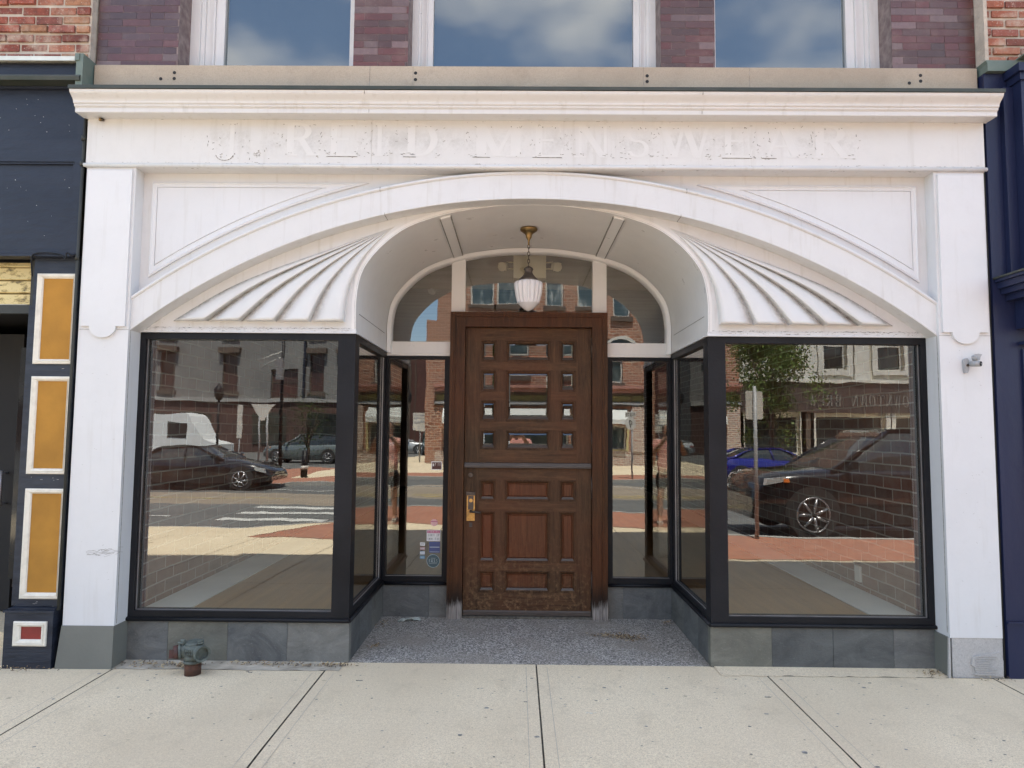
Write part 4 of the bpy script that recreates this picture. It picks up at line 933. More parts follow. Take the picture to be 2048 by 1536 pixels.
# building masses either side (keep the pavement shadow continuous)
for nm, x0, x1, rt_ in (('flank_wall', -9, -6.01, NL), ('flank_wall', 4.61, 9, NR)): boxes(nm, [(x0, x1, .12, .4, 0, 3.49)], M['int_wall'], rt_)
boxes('rear_mass', [(-9, -2.77, 1.6, 9.6, 0, 8.9)], M['void'], NL); boxes('rear_mass', [(2.77, 9, .41, 9.6, 0, 8.9)], M['void'], NR)
boxes('roof', [(-9, -2.77, .13, 9.6, 9.0, 9.12)], M['int_wall'], NL); boxes('roof', [(2.77, 9, .13, 9.6, 9.0, 9.12)], M['int_wall'], NR)
for nm, x0, x1, lb in (('far_row_building', -34, -9.02, 'plain brick building row further left on the near side'), ('far_row_building', 9.02, 34, 'plain brick building row further right on the near side')):
    b = nb(); box(b, x0, x1, .2, 9.5, 0, 9.1)
    o = obj(nm, b, brickmat('row_brick', (.26, .09, .06), (.20, .07, .05), (.4, .35, .3))); tag(o, lb, 'building')

# ================================================================ SMALL THINGS AT THE DOOR
# pendant lamp
LX, LY = -.013, .60
P = thing('pendant_lamp', 'pendant lamp with fluted milk glass shade hanging on a chain in front of the door', 'lamp', (LX, LY, 2.798))
z0 = 2.798
b = nb(); lathe(b, [(.0, z0), (.058, z0-.001), (.061, z0-.008), (.058, z0-.018), (.045, z0-.028), (.028, z0-.040), (.022, z0-.052), (.020, z0-.066), (.012, z0-.078), (.006, z0-.09), (.006, z0-.12), (0, z0-.121)], LX, LY, 28)
o = obj('canopy', b, M['brass'], None); 
b = nb()
for i, zc in enumerate([z0-.128-.026*k for k in range(6)]):
    n = 12
    for j in range(n):
        a0, a1 = 2*pi*j/n, 2*pi*(j+1)/n
        f = (lambda a: (LX+.0075*cos(a), LY, zc+.016*sin(a))) if i % 2 == 0 else (lambda a: (LX, LY+.0075*cos(a), zc+.016*sin(a)))
        cyl(b, f(a0), f(a1), .0026, seg=6, caps=False)
ch = obj('chain', b, M['bronze'], None)
b = nb(); lathe(b, [(.0, 2.530), (.008, 2.530), (.020, 2.522), (.030, 2.516), (.034, 2.508), (.030, 2.502), (.026, 2.492), (.028, 2.482), (.036, 2.468), (.052, 2.450), (.063, 2.440), (.066, 2.432), (.066, 2.424), (.060, 2.420), (.0, 2.419)], LX, LY, 32)
hd = obj('holder', b, M['bronze'], None)
b = nb()
pr_ = [(.064, 2.428), (.074, 2.426), (.094, 2.420), (.1005, 2.412), (.101, 2.395), (.097, 2.36), (.091, 2.325), (.084, 2.295), (.080, 2.280), (.079, 2.272), (.076, 2.268), (.066, 2.258), (.050, 2.243), (.030, 2.228), (.012, 2.219), (0.0, 2.217)]
pr_ = [(r_*(.93 if z_ > 2.41 else .93), z_) for r_, z_ in pr_]
lathe(b, pr_, LX, LY, 128, 16, .055, (2.275, 2.413))
sh = obj('glass_shade', b, M['milk'], None)
for o in (o, ch, hd, sh):
    o.parent = P
    for v in o.data.vertices: v.co -= Vector((LX, LY, z0))
# security camera on the right pilaster
C = thing('security_camera', 'small grey camera fixed to the right white pilaster', 'camera', (2.565, -.001, 1.79))
b = nb(); prism(b, [(-.020, .045), (-.012, .060), (.006, .062), (.016, .045), (.014, -.02), (.004, -.040), (-.010, -.040), (-.016, -.02)], -.022, .0); obj('mount', b, M['camgrey'], C, .004)
b = nb(); cyl(b, (.0, -.015, .012), (.028, -.050, .022), .009, seg=10); obj('arm', b, M['bronze'], C)
b = nb(); cyl(b, (.018, -.030, .022), (.050, -.085, .018), .0185, .0195, 18); h_ = obj('housing', b, M['camgrey'], C)
b = nb(); cyl(b, (.0503, -.0855, .018), (.052, -.0880, .0178), .0155, seg=18); obj('lens', b, M['lens'], h_)
b = nb(); cyl(b, (.0523, -.0885, .0177), (.0526, -.089, .0177), .006, seg=12); obj('lens_glint', b, M['alu'], h_)
b = nb(); cyl(b, (.030, -.040, .060), (.047, -.072, .063), .019, .021, 14); prism(b, [(.026, .05), (.02, .075), (.045, .088), (.072, .084), (.058, .060), (.045, .045)], -.072, -.040); obj('sun_hood', b, M['camgrey'], C, .002)
for o in bpy.data.objects:
    if o.parent == C or (o.parent and o.parent.parent == C):
        for v in o.data.vertices: v.co *= .86
# sprinkler / sensor under the cornice
Q = thing('wall_sensor', 'tiny dark sensor tucked under the left end of the cornice', 'sensor', (-2.640, -.012, 3.268))
b = nb(); cyl(b, (0, 0, .008), (0, 0, -.004), .014, .016, 14); obj('body', b, M['bronze'], Q); b = nb(); cyl(b, (.002, -.016, -.002), (.006, -.030, -.010), .010, .006, 12); obj('nozzle', b, M['brass'], Q)
# fire department connection
F = thing('standpipe_connection', 'weathered green bronze twin hose inlet on a rusty pipe by the left slate base', 'hose inlet', (-1.915, -.075, 0))
b = nb(); cyl(b, (0, 0, 0), (0, 0, .062), .044, .045, 24); cyl(b, (0, 0, .062), (0, 0, .068), .047, seg=24); obj('pipe', b, M['rust'], F)
b = nb(); cyl(b, (0, 0, .066), (0, 0, .080), .050, .050, 24); cyl(b, (0, 0, .080), (0, 0, .118), .047, .050, 24); cyl(b, (0, 0, .118), (0, -.003, .172), .050, .054, 24); cyl(b, (0, -.003, .172), (0, -.004, .184), .054, .036, 24)
for s in (-1, 1): cyl(b, (s*.01, 0, .140), (s*.062, -.042 if s > 0 else -.016, .130), .036, .038, 24)
cyl(b, (.062, -.042, .130), (.079, -.056, .128), .044, .044, 24, caps=False); cyl(b, (.079, -.056, .128), (.076, -.053, .1284), .044, .033, 24, caps=False); cyl(b, (.076, -.053, .1284), (.055, -.036, .130), .033, .033, 24, caps=False)
cyl(b, (-.062, -.016, .130), (-.074, -.021, .129), .041, .041, 24)
for s in (-1, 1):
    cyl(b, (s*.046, -.02, .176), (s*.050, -.024, .196), .010, .010, 10); cyl(b, (s*.036, -.03, .188), (s*.064, -.018, .192), .010, .008, 8); cyl(b, (s*.04, -.035, .178), (s*.074, -.035, .185), .006, .005, 8)
for i in range(5): box(b, -.030+.011*i, -.022+.011*i, -.062, -.048, .140, .152)
for i in range(4): box(b, -.024+.012*i, -.016+.012*i, -.060, -.046, .122, .133)
obj('inlet_body', b, M['verdigris'], F, .0012)
b = nb(); cyl(b, (.0575, -.0380, .1298), (.0585, -.0388, .1297), .0335, seg=24); obj('bore', b, M['void'], F)
b = nb(); cyl(b, (-.074, -.021, .129), (-.098, -.029, .127), .040, .036, 18); cyl(b, (-.098, -.029, .127), (-.104, -.031, .1265), .022, .020, 12); box(b, -.110, -.088, -.060, -.050, .105, .150); obj('cap', b, M['redcap'], F, .002)
# litter
def leaves(name, spots, n, label, mats, size=(.006, .020)):
    b = nb()
    for i in range(n):
        cx_, cy_, sx, sy, gz = random.choice(spots)
        x, y = random.gauss(cx_, sx), random.gauss(cy_, sy); a = random.uniform(0, pi); l, w_ = random.uniform(*size), random.uniform(.0016, .004)
        z = gz+.002+random.random()*.009; t1 = random.uniform(-.004, .006)
        d = Vector((cos(a), sin(a), 0)); n_ = Vector((-sin(a), cos(a), 0)); c_ = Vector((x, y, z)); mi = random.randrange(len(mats))
        v = [b.verts.new(p) for p in (c_-d*l-n_*w_*.4, c_-d*l+n_*w_*.4, c_+n_*w_+Vector((0, 0, t1+.003)), c_+d*l+Vector((0, 0, t1)), c_-n_*w_+Vector((0, 0, t1)))]
        f = b.faces.new(v); f.material_index = mi
    o = obj(name, b, mats); tag(o, label, 'leaf litter'); o['kind'] = 'stuff'; return o
lm = [M['leaf'], simple('pale_chaff', (.55, .45, .27), (.4, .3, .16), 50, .8), simple('dark_crumb', (.06, .045, .03), (.12, .08, .05), 50, .9)]
leaves('leaf_litter', [(.64, .70, .075, .035, .002), (.70, .66, .05, .03, .002), (.56, .72, .07, .02, .002)], 330, 'small heap of dry chaff on the speckled entry floor', lm, (.004, .012))
leaves('leaf_litter', [(-2.25, .05, .09, .03, .004), (-2.05, .07, .06, .025, .004), (-1.99, .04, .04, .02, .004), (-1.6, .09, .14, .015, .004), (-1.35, .08, .12, .02, .004), (-1.15, .08, .05, .02, .004)], 420, 'dry leaf crumbs along the foot of the left slate base', lm, (.004, .016))
leaves('leaf_litter', [(2.33, .03, .05, .03, .004), (2.36, .06, .03, .02, .004), (-2.9, -.07, .10, .02, .012), (2.66, -.03, .06, .02, .0), (-1.04, .95, .02, .06, .002), (1.03, 1.05, .03, .04, .002), (-.98, .45, .02, .02, .002)], 260, 'scattered brown crumbs in the corners of the entry and wall foot', lm, (.003, .012))
b = nb()
for i in range(230):
    x, y = random.uniform(-2.6, 2.6), -.05-random.random()**1.3*1.15; r_ = random.uniform(.003, .010)*(1.5 if i % 9 == 0 else .8); k = random.uniform(.5, 1)
    v = [b.verts.new((x+r_*cos(a*pi/5)*random.uniform(.8, 1.1), y+r_*k*sin(a*pi/5)*random.uniform(.8, 1.1), .0012)) for a in range(10)]; b.faces.new(v)
for (x, y, a, l) in ((-1.62, -.03, 2.2, .03), (-1.60, -.045, .2, .02), (-.95, -.15, .1, .035), (-.03, -.42, 2.9, .02), (1.25, -.32, .15, .03), (1.9, -.1, 2.8, .02)):
    box(b, x-l*cos(a)*.5, x+l*cos(a)*.5+.002, y-.0015, y+.0015, .001, .0045)
o = obj('pavement_specks', b, M['grime']); tag(o, 'dark gum spots and twigs scattered on the sidewalk', 'litter'); o['kind'] = 'stuff'
# crumpled wrapper
b = nb(); n, m_ = 9, 6; gr = [[b.verts.new((-.94+.16*i/(n-1), 1.00+.05*j/(m_-1)+.03*i/(n-1), .004+random.random()*.022*(0 < i < n-1))) for j in range(m_)] for i in range(n)]
for i in range(n-1):
    for j in range(m_-1): b.faces.new([gr[i][j], gr[i+1][j], gr[i+1][j+1], gr[i][j+1]])
tag(obj('wrapper', b, M['paper']), 'pale green crumpled wrapper on the entry floor by the left slate', 'litter')
b = nb()
for i in range(7): x, y = .30+random.uniform(-.028, .028), -.55+random.uniform(-.008, .008); box(b, x-.006, x+.006, y-.0012, y+.0012, .001, .003)
tag(obj('paper_scrap', b, M['cream']), 'tiny white scraps lying on the middle sidewalk slab', 'litter')

# stickers on the narrow left window (stuck to the outside of the pane)
YP = YB+.0285
def sticker(name, x0, x1, z0, z1, mat, label, extra=(), shape='box'):
    b = nb()
    if shape == 'box': box(b, x0, x1, YP-.0006, YP, z0, z1)
    else:
        n = 8 if shape == 'oct' else 40; cx_, cz_, r_ = (x0+x1)/2, (z0+z1)/2, (x1-x0)/2
        prism(b, [(cx_+r_*cos(2*pi*(i+.5)/n), cz_+(z1-z0)/2*sin(2*pi*(i+.5)/n)) for i in range(n)], YP-.0006, YP)
    mats = [mat]
    for fn, mt in extra: mats.append(mt); fn(b, len(mats)-1)
    return tag(obj(name, b, mats), label, 'sticker', 'stickers on the narrow left window')
cm = lambda n, c, r=.5: simple(n, c, tuple(x*.92 for x in c), 20, r)
sw, sb, sp_, sm, st_, smar = cm('sticker_white', (.80, .80, .78)), cm('sticker_navy', (.075, .10, .24)), cm('sticker_pink', (.80, .48, .47)), cm('sticker_magenta', (.55, .10, .22)), cm('sticker_teal', (.06, .105, .12)), cm('sticker_maroon', (.10, .035, .03))
ink = cm('ink_black', (.03, .03, .03)); lite = cm('ink_pale', (.55, .62, .62))
W_ = lambda t, x0, x1, z0, z1, d=.0009: (lambda b, mi: word(b, t, x0, x1, z0, z1, YP-d, .0004, mi=mi))
BX = lambda *q: (lambda b, mi: box(b, *q, mi))
sticker('sticker', -.736, -.654, 1.092, 1.157, sw, 'white bordered maroon square sticker highest on the narrow left window', [(BX(-.730, -.660, YP-.0008, YP-.0006, 1.098, 1.150), smar), (W_('P IVY', -.708, -.662, 1.122, 1.145, .0011), sw), (BX(-.725, -.715, YP-.0010, YP-.0008, 1.12, 1.14), sw)])
sticker('sticker', -.735, -.679, .667, .723, sp_, 'pink octagonal stop shaped sticker', [(BX(-.732, -.682, YP-.0008, YP-.0006, .700, .705), sm)], 'oct')
sticker('sticker', -.762, -.6585, .556, .640, sw, 'white warning notice about security cameras with a pink band', [(BX(-.758, -.662, YP-.0008, YP-.0006, .616, .636), sm), (W_('WARNING', -.752, -.668, .619, .633, .0011), sw), (W_('SECURITY', -.756, -.700, .592, .610), ink), (W_('IP', -.690, -.664, .592, .610), ink), (W_('CAMERAS IN USE', -.756, -.664, .566, .582), ink)])
sticker('sticker', -.742, -.660, .470, .552, sb, 'dark blue rectangular sticker under the white notice', [(BX(-.738, -.664, YP-.0008, YP-.0006, .509, .514), lite), (BX(-.738, -.664, YP-.0008, YP-.0006, .476, .478), lite)])
def ringf(b, mi):
    cx_, cz_ = -.710, .4085
    for i in range(40):
        a, c = 2*pi*i/40, 2*pi*(i+1)/40; prism(b, [(cx_+.049*cos(a), cz_+.049*sin(a)), (cx_+.049*cos(c), cz_+.049*sin(c)), (cx_+.0465*cos(c), cz_+.0465*sin(c)), (cx_+.0465*cos(a), cz_+.0465*sin(a))], YP-.0009, YP-.0006, mi)
    box(b, cx_-.03, cx_+.03, YP-.0009, YP-.0006, .388, .3895, mi); box(b, cx_-.018, cx_+.018, YP-.0009, YP-.0006, .428, .430, mi)
sticker('sticker', -.760, -.660, .3585, .4585, st_, 'round teal sticker reading FALLS', [(ringf, lite), (W_('FALLS', -.744, -.676, .397, .421), lite)], 'disc')
for z0, z1, mt, lb in ((.522, .546, sw, 'small white card sticker, topmost of the column of four'), (.490, .512, cm('sticker_rose', (.45, .30, .29)), 'small rose sticker with two overlapping dots, second of the column of four'), (.456, .480, cm('sticker_ice', (.55, .60, .66)), 'small pale blue card sticker, third of the column of four'), (.424, .448, cm('sticker_azure', (.16, .30, .42)), 'small azure card sticker, lowest of the column of four')):
    sticker('sticker', -.811, -.774, z0, z1, mt, lb, [(BX(-.806, -.779, YP-.0009, YP-.0006, (z0+z1)/2-.002, (z0+z1)/2+.002), ink if mt is sw else lite)])
# emergency light inside above the door
E_ = thing('emergency_light', 'cream emergency light unit with two lamp heads behind the transom glass', 'emergency light', (.014, 1.75, 2.80))
b = nb(); box(b, -.14, .14, -.05, .05, -.10, .10); obj('body', b, M['emerg'], E_, .008)
for s in (-1, 1):
    b = nb(); cyl(b, (s*.14, -.01, .045), (s*.20, -.02, .045), .006, seg=8); cyl(b, (s*.14, -.01, -.012), (s*.20, -.02, -.012), .006, seg=8); obj('bracket', b, M['emerg'], E_)
    b = nb(); cyl(b, (s*.205, -.03, .02), (s*.235, -.09, -.012), .032, .048, 4); cyl(b, (s*.235, -.09, -.012), (s*.238, -.096, -.014), .040, .040, 12); obj('lamp_head', b, M['emerg'], E_, .003)
boxes('hanging_beam', [(-2.39, 2.39, 1.80, 1.86, 2.62, 2.979)], M['ceil'], B)
T_ = thing('track_spotlight', 'small grey ceiling spotlight seen through the left arched glass', 'spotlight', (-.80, 1.9, 2.62))
b = nb(); cyl(b, (0, 0, .36), (0, 0, .08), .008, seg=8); obj('stem', b, M['camgrey'], T_); b = nb(); cyl(b, (.0, .0, .08), (-.04, -.08, -.02), .028, .034, 12); obj('lamp_head', b, M['camgrey'], T_)

# ================================================================ STREET BEHIND THE CAMERA (seen mirrored in the glass)
FZ = -.33
M['paver'] = brickmat('red_pavers', (.42, .165, .095), (.33, .12, .07), (.30, .20, .14), .2, .1, .006, (0, 1), .9, .2, .15)
t = NT('asphalt'); v = t.coord(); f = t.noise(t.coord((.35, 1.4, 1)), .9, 5, .6); col = t.ramp(f, [(.3, (.115, .118, .115)), (.7, (.165, .168, .16))]); sp = t.noise(v, 60, 3, .8)
M['asphalt'] = t.princ(t.mix(t.ramp(sp, [(.45, (.4,)*3), (.6, (0, 0, 0))]), col, (.05, .05, .052)), .8, sp, .4, .006)
M['tanroad'] = simple('worn_tan_concrete_road', (.30, .25, .19), (.22, .185, .145), .8, .85, .2, 50, (.2, 2.2, 1))
M['road_white'] = simple('road_paint_white', (.62, .62, .58), (.34, .34, .33), 5, .7, lo=.45, hi=.72); M['road_yellow'] = simple('road_paint_yellow', (.50, .38, .10), (.30, .25, .12), 5, .7)
M['kerb'] = concrete('kerb_granite', (.36, .35, .32), (.46, .45, .42))
KN = [(-34, -5.95), (-4.2, -5.95), (-3.06, -6.75), (-1.8, -7.12), (0, -7.0), (1.87, -6.5), (2.94, -5.65), (3.6, -5.5), (34, -5.5)]
KF = [(-34, -17.4), (-8.2, -17.5), (-6.2, -18.2), (-3.5, -19.6), (0, -19.0), (3.5, -18.4), (5.6, -19.4), (8.5, -22.2), (34, -23)]
def sheet(name, poly, z, mat, zf=None):
    b = nb(); b.faces.new([b.verts.new((x, y, z if zf is None else zf(x, y))) for x, y in poly]); bmesh.ops.triangulate(b, faces=b.faces[:])
    return obj(name, b, mat, kind='structure')
sheet('brick_pavement', [(-3.75, -5.045), (14, -5.045)] + [(x, y+.16) for x, y in KN[::-1] if -3.8 < x < 15] + [(-3.75, -6.1)] if False else [(-34, -5.045), (34, -5.045), (34, -5.36)] + [(x, y+.15) for x, y in KN[::-1][1:]], -.082, M['paver'])
sheet('concrete_pavement_patch', [(-34, -5.03), (-3.8, -5.03), (-2.95, -6.55), (-4.2, -5.9), (-34, -5.9)], -.078, M['walk'])
sheet('brick_pavement', [(-3.7, -5.042), (-2.7, -4.80), (-1.9, -4.5), (-1.2, -4.15), (1.0, -4.10), (1.7, -4.0), (2.3, -3.52), (34, -3.50), (34, -5.042)], 0, M['paver'], lambda x, y: g(y)+.005)
b = nb()
for (x0, y0), (x1, y1) in zip(KN, KN[1:]):
    for A, C in (((0, .15), (0, 0)),):
        v = [b.verts.new(p) for p in ((x0, y0+.15, -.078), (x1, y1+.15, -.078), (x1, y1, -.080), (x0, y0, -.080))]; b.faces.new(v)
        v = [b.verts.new(p) for p in ((x0, y0, -.080), (x1, y1, -.080), (x1, y1, -.30), (x0, y0, -.30))]; b.faces.new(v)
obj('kerb', b, M['kerb'], kind='structure')
def rz_(y): return -.24 - .20*min(1, max(0, (-5.4-y)/7))
b = nb(); ysr = [-5.3-.7*i for i in range(11)]+[-17, -25, -60]
for a, c in zip(ysr, ysr[1:]): b.faces.new([b.verts.new(p) for p in ((-90, a, rz_(a)), (90, a, rz_(a)), (90, c, rz_(c)), (-90, c, rz_(c)))])
obj('road', b, M['asphalt'], kind='structure')
sheet('road_worn_band', [(-60, -11.9), (-7.2, -11.9), (-5.4, -11.4), (60, -11.4), (60, -16.6), (-3, -16.6), (-5.0, -15.0), (-60, -15.0)], -.432, M['tanroad'])
b = nb()
def stripe(x0, x1, y0, y1, mi=0, th=.005):
    z = lambda y: max(rz_(y), -.432 if y < -11.3 else -9)+th
    v = [b.verts.new(p) for p in ((x0, y0, z(y0)), (x1, y0, z(y0)), (x1, y1, z(y1)), (x0, y1, z(y1)))]; f = b.faces.new(v); f.material_index = mi
for y in (-7.05, -8.5, -9.9, -11.2): stripe(-5.6+.12*(y+7)*-1*-1, -3.55+.12*(y+7), y, y-.45)
stripe(3.4, 30, -7.85, -7.97); stripe(-30, -7, -9.2, -9.3); stripe(-3, 30, -12.6, -12.72, 1); stripe(-3, 30, -13.0, -13.12, 1); stripe(-34, -6, -13.4, -13.5, 1); stripe(-4.4, 20, -16.0, -16.1); stripe(-34, -5, -15.9, -16.0)
obj('road_marking', b, [M['road_white'], M['road_yellow']], kind='structure')
b = nb()
for (x0, y0), (x1, y1) in zip(KF, KF[1:]):
    b.faces.new([b.verts.new(p) for p in ((x0, y0, -.46), (x1, y1, -.46), (x1, y1, FZ), (x0, y0, FZ))]); b.faces.new([b.verts.new(p) for p in ((x0, y0, FZ), (x1, y1, FZ), (x1, y1-.2, FZ), (x0, y0-.2, FZ))])
obj('far_kerb', b, M['kerb'], kind='structure')
sheet('far_brick_pavement', [(x, y-.2) for x, y in KF if x > -9] + [(34, -25.2), (8.5, -24.4), (5.6, -21.9), (3.5, -21.0), (-3.5, -21.8), (-8.2, -19.9)], FZ-.001, M['paver'])
sheet('far_pavement', [(3.5, -21.0), (5.6, -21.9), (8.5, -24.4), (34, -25.2), (34, -31), (-4.4, -31), (-4.4, -40), (-6.5, -40), (-8.2, -27), (-8.2, -19.9), (-3.5, -21.8)], FZ+.001, M['walk'])
sheet('island', [(-8.2, -17.7), (-8.2, -27), (-9.5, -27), (-12.5, -22), (-10, -17.7)], FZ+.002, M['paver'])
sheet('ground', [(-150, 12), (150, 12), (150, -150), (-150, -150)], -.62, M['asphalt'])

# ---- buildings across the street
def facade(nm, label, x0, x1, z1, y, mat, wins, sillmat=None, depth=10, winmat=None, framemat=None, z0=-.5, extra=None):
    T = thing(nm, label, 'building', (0, 0, 0))
    b = nb(); wall(b, x0, x1, z0, z1, y, [w[:4] for w in wins], -.28, 0, 0)
    for P in (((x0, y, z0), (x0, y, z1), (x0, y-depth, z1), (x0, y-depth, z0)), ((x1, y, z0), (x1, y-depth, z0), (x1, y-depth, z1), (x1, y, z1)), ((x0, y, z1), (x1, y, z1), (x1, y-depth, z1), (x0, y-depth, z1)), ((x0, y-depth, z0), (x0, y-depth, z1), (x1, y-depth, z1), (x1, y-depth, z0))):
        b.faces.new([b.verts.new(p) for p in P])
    obj('wall', b, mat, T)
    for w in wins:
        a, c, p, q = w[:4]; st = w[4] if len(w) > 4 else 'sash'
        k = min(.09, (c-a)*.09); yy = y-.20; mz = (p+q)/2
        b = nb(); box(b, a, a+k, yy-.08, yy, p, q); box(b, c-k, c, yy-.08, yy, p, q); box(b, a+k, c-k, yy-.08, yy, q-k, q); box(b, a+k, c-k, yy-.08, yy, p, p+k)
        if st == 'sash': box(b, a+k, c-k, yy-.08, yy-.01, mz-.035, mz+.035)
        if st == 'double': box(b, a+k, c-k, yy-.08, yy-.01, mz-.035, mz+.035); box(b, (a+c)/2-.09, (a+c)/2+.09, yy-.08, yy+.01, p+k, q-k)
        o = obj('window', b, framemat or M['far_white'], T)
        b = nb(); box(b, a+.02, c-.02, yy-.07, yy-.05, p+.02, q-.02); obj('pane', b, winmat or M['far_glass'], o)
        if st != 'shop': boxes('sill', [(a-.12, c+.12, y-.1, y+.12, p-.26, p-.002)], sillmat or M['far_sill'], o)
        if sillmat: boxes('surround', [(a-.28, a-.002, y+.001, y+.10, p-.3, q+.3), (c+.002, c+.28, y+.001, y+.10, p-.3, q+.3)], sillmat, o)
    return T
t = NT('far_window_glass'); v = t.coord((1, 1, .35)); cur = t.noise(v, 3.2, 4, .6)
M['far_glass'] = t.princ(t.ramp(cur, [(.45, (.05, .075, .08)), (.58, (.12, .15, .15)), (.70, (.5, .52, .5))]), .08, Specular_IOR_Level=.8)
M['far_dark'] = simple('far_dark_glass', (.012, .016, .016), (.04, .045, .045), 1.2, .06)
M['far_white'] = simple('far_white_frame', (.62, .61, .56), (.5, .49, .45), 4, .6)
M['far_sill'] = simple('brownstone_sill', (.085, .065, .055), (.12, .09, .07), 3, .9)
M['far_brick'] = brickmat('orange_brick', (.33, .125, .072), (.19, .075, .05), (.42, .33, .26), .34, .13, .022, (0, 2), .9, .3, .22, (.42, .25, .16))
M['far_brick_fine'] = brickmat('fine_dark_brick', (.34, .16, .11), (.26, .12, .09), (.55, .50, .44), .26, .10, .028, (0, 2))  # finer brick with pale mortar for the base and piers
A = facade('brick_building', 'orange brick corner building with olive sign boards across the street', -4.35, 10.85, 15.0, -29, M['far_brick'],
    [(-2.62, -1.35, 8.10, 10.9), (-1.20, 0.06, 8.10, 10.9), (1.38, 2.32, 8.02, 10.6), (3.05, 3.98, 8.02, 10.6), (4.95, 5.85, 7.45, 10.1), (7.6, 8.6, 7.45, 10.1), (-3.6, -2.5, 4.3, 6.6), (-.6, .5, 4.3, 6.6), (1.9, 2.9, 4.3, 6.6), (4.55, 5.43, 3.97, 6.3), (9.6, 10.18, 3.95, 6.6),
     (-3.9, -1.0, .45, 1.95, 'shop'), (-.5, 2.6, .45, 1.95, 'shop'), (3.0, 5.62, .47, 1.75, 'shop'), (7.3, 10.0, .57, 2.1, 'shop')], framemat=M['far_white'])
def ap(name, lst, mat, T=None, **k): return boxes(name, lst, mat, T or A, **k)
ap('cornice', [(-4.4, 10.9, -28.995, -28.55, 3.66, 3.80), (-4.4, 10.9, -28.995, -28.75, 3.45, 3.655)], simple('pink_cornice', (.42, .22, .18), (.34, .17, .14), 2, .8))
ap('dark_cornice_board', [(-4.4, 10.9, -28.996, -28.93, 3.30, 3.445)], M['far_sill'])  # dark brown board directly below the cornice
ap('sign_board', [(-4.3+2.55*i, -1.85+2.55*i, -28.997, -28.92, 2.98, 3.28) for i in range(6)], simple('olive_board', (.20, .17, .06), (.16, .14, .05), 2, .6))
ap('lower_rail', [(-4.4, 10.9, -28.996, -28.85, 2.80, 2.95)], M['camgrey']); ap('lower_strip', [(-4.4, 10.9, -28.996, -28.90, 2.70, 2.795)], M['far_sill'])
for x0, x1 in ((-3.95, -.95), (-.55, 2.65), (2.95, 5.66), (7.25, 10.05)):
    b = nb(); prism(b, [(-28.96, 2.60), (-28.3, 2.08), (-28.3, 1.80), (-28.34, 1.80), (-28.34, 2.05), (-28.96, 2.56)], x0, x1, axis='x'); obj('awning', b, simple('white_awning', (.66, .68, .66), (.58, .6, .58), 2, .7), A)
ap('transom_light', [(3.0, 5.6, -28.99, -28.97, 2.10, 2.62), (7.3, 10, -28.99, -28.97, 2.15, 2.62)], M['far_glass'])
ap('window_trim', [(3.0, 5.74, -28.99, -28.93, .36, .465), (5.625, 5.74, -28.99, -28.93, .47, 1.79), (7.2, 10.13, -28.99, -28.93, .46, .565), (10.01, 10.13, -28.99, -28.93, .57, 2.1)], simple('ochre_trim', (.50, .44, .22), (.42, .36, .2), 4, .7))
ap('base_brick', [(-4.36, 10.86, -28.998, -28.965, -.5, .35), (5.90, 6.55, -28.998, -28.9, .3505, 2.69), (10.2, 10.86, -28.998, -28.9, .3505, 2.69)], M['far_brick_fine'])
ap('doorway', [(6.6, 7.15, -28.998, -28.97, -.2, 2.6)], M['far_dark'])
b = nb()   # arched hood on the first floor
for i in range(16):
    a, c = pi*i/16, pi*(i+1)/16; q = lambda r_, th: (5.35+r_*cos(th), 5.55+r_*sin(th))
    prism(b, [q(.95, a), q(.95, c), q(.75, c), q(.75, a)], -28.995, -28.86)
obj('arch_hood', b, M['far_white'], A); 
b = nb(); prism(b, [(5.35+.74*cos(pi*i/16), 5.55+.74*sin(pi*i/16)) for i in range(17)], -28.995, -28.97); obj('arch_light', b, M['far_dark'], A)
b = nb(); word(b, 'HOMEWARE', 3.0, 5.4, 3.06, 3.2, -28.90, .02, True); b.free()
ap('stepped_parapet', [(-4.9, -4.355, -36, -29.01, -.5, 7.2)], M['far_brick'])
Cc = facade('cream_building', 'cream painted building with tall sash windows beside the orange brick building', 10.9, 30, 12.5, -30, simple('cream_stucco', (.56, .52, .42), (.48, .45, .37), .7, .85),
    [(12.65, 14.06, 4.62, 7.2), (15.46, 16.66, 4.62, 7.2), (18.22, 19.52, 4.62, 7.2), (21.4, 22.7, 4.62, 7.2), (24.4, 25.7, 4.62, 7.2), (12.65, 14.06, 8.7, 11), (15.46, 16.66, 8.7, 11), (18.22, 19.52, 8.7, 11), (11.4, 14.2, .3, 2.3, 'shop'), (15, 18.5, .3, 2.3, 'shop'), (19, 22.5, .3, 2.3, 'shop')], winmat=M['far_dark'], sillmat=M['far_white'])
boxes('string_course', [(10.9, 30, -29.996, -29.7, 3.98, 4.12)], M['far_white'], Cc)
boxes('pilaster_strip', [(x, x+.75, -29.996, -29.85, 4.13, 12.4) for x in (11.2, 14.35, 17.0, 20.0, 23.2)], M['far_white'], Cc)
sgn = boxes('sign_fascia', [(10.95, 30, -29.996, -29.8, 2.45, 3.97)], simple('dark_fascia', (.05, .034, .03), (.065, .045, .04), 1, .6), Cc)
b = nb(); word(b, 'DOWNTOWN BREW', 14.6, 20.1, 2.78, 3.36, -29.80, .03, True); obj('lettering', b, simple('fascia_letters', (.20, .19, .175), (.15, .145, .135), 1.2, .7), sgn)
boxes('shop_base', [(10.95, 30, -29.996, -29.93, -.5, .25), (11.0, 11.35, -29.996, -29.9, .2505, 2.44), (14.25, 14.9, -29.996, -29.9, .2505, 2.44)], M['far_sill'], Cc)
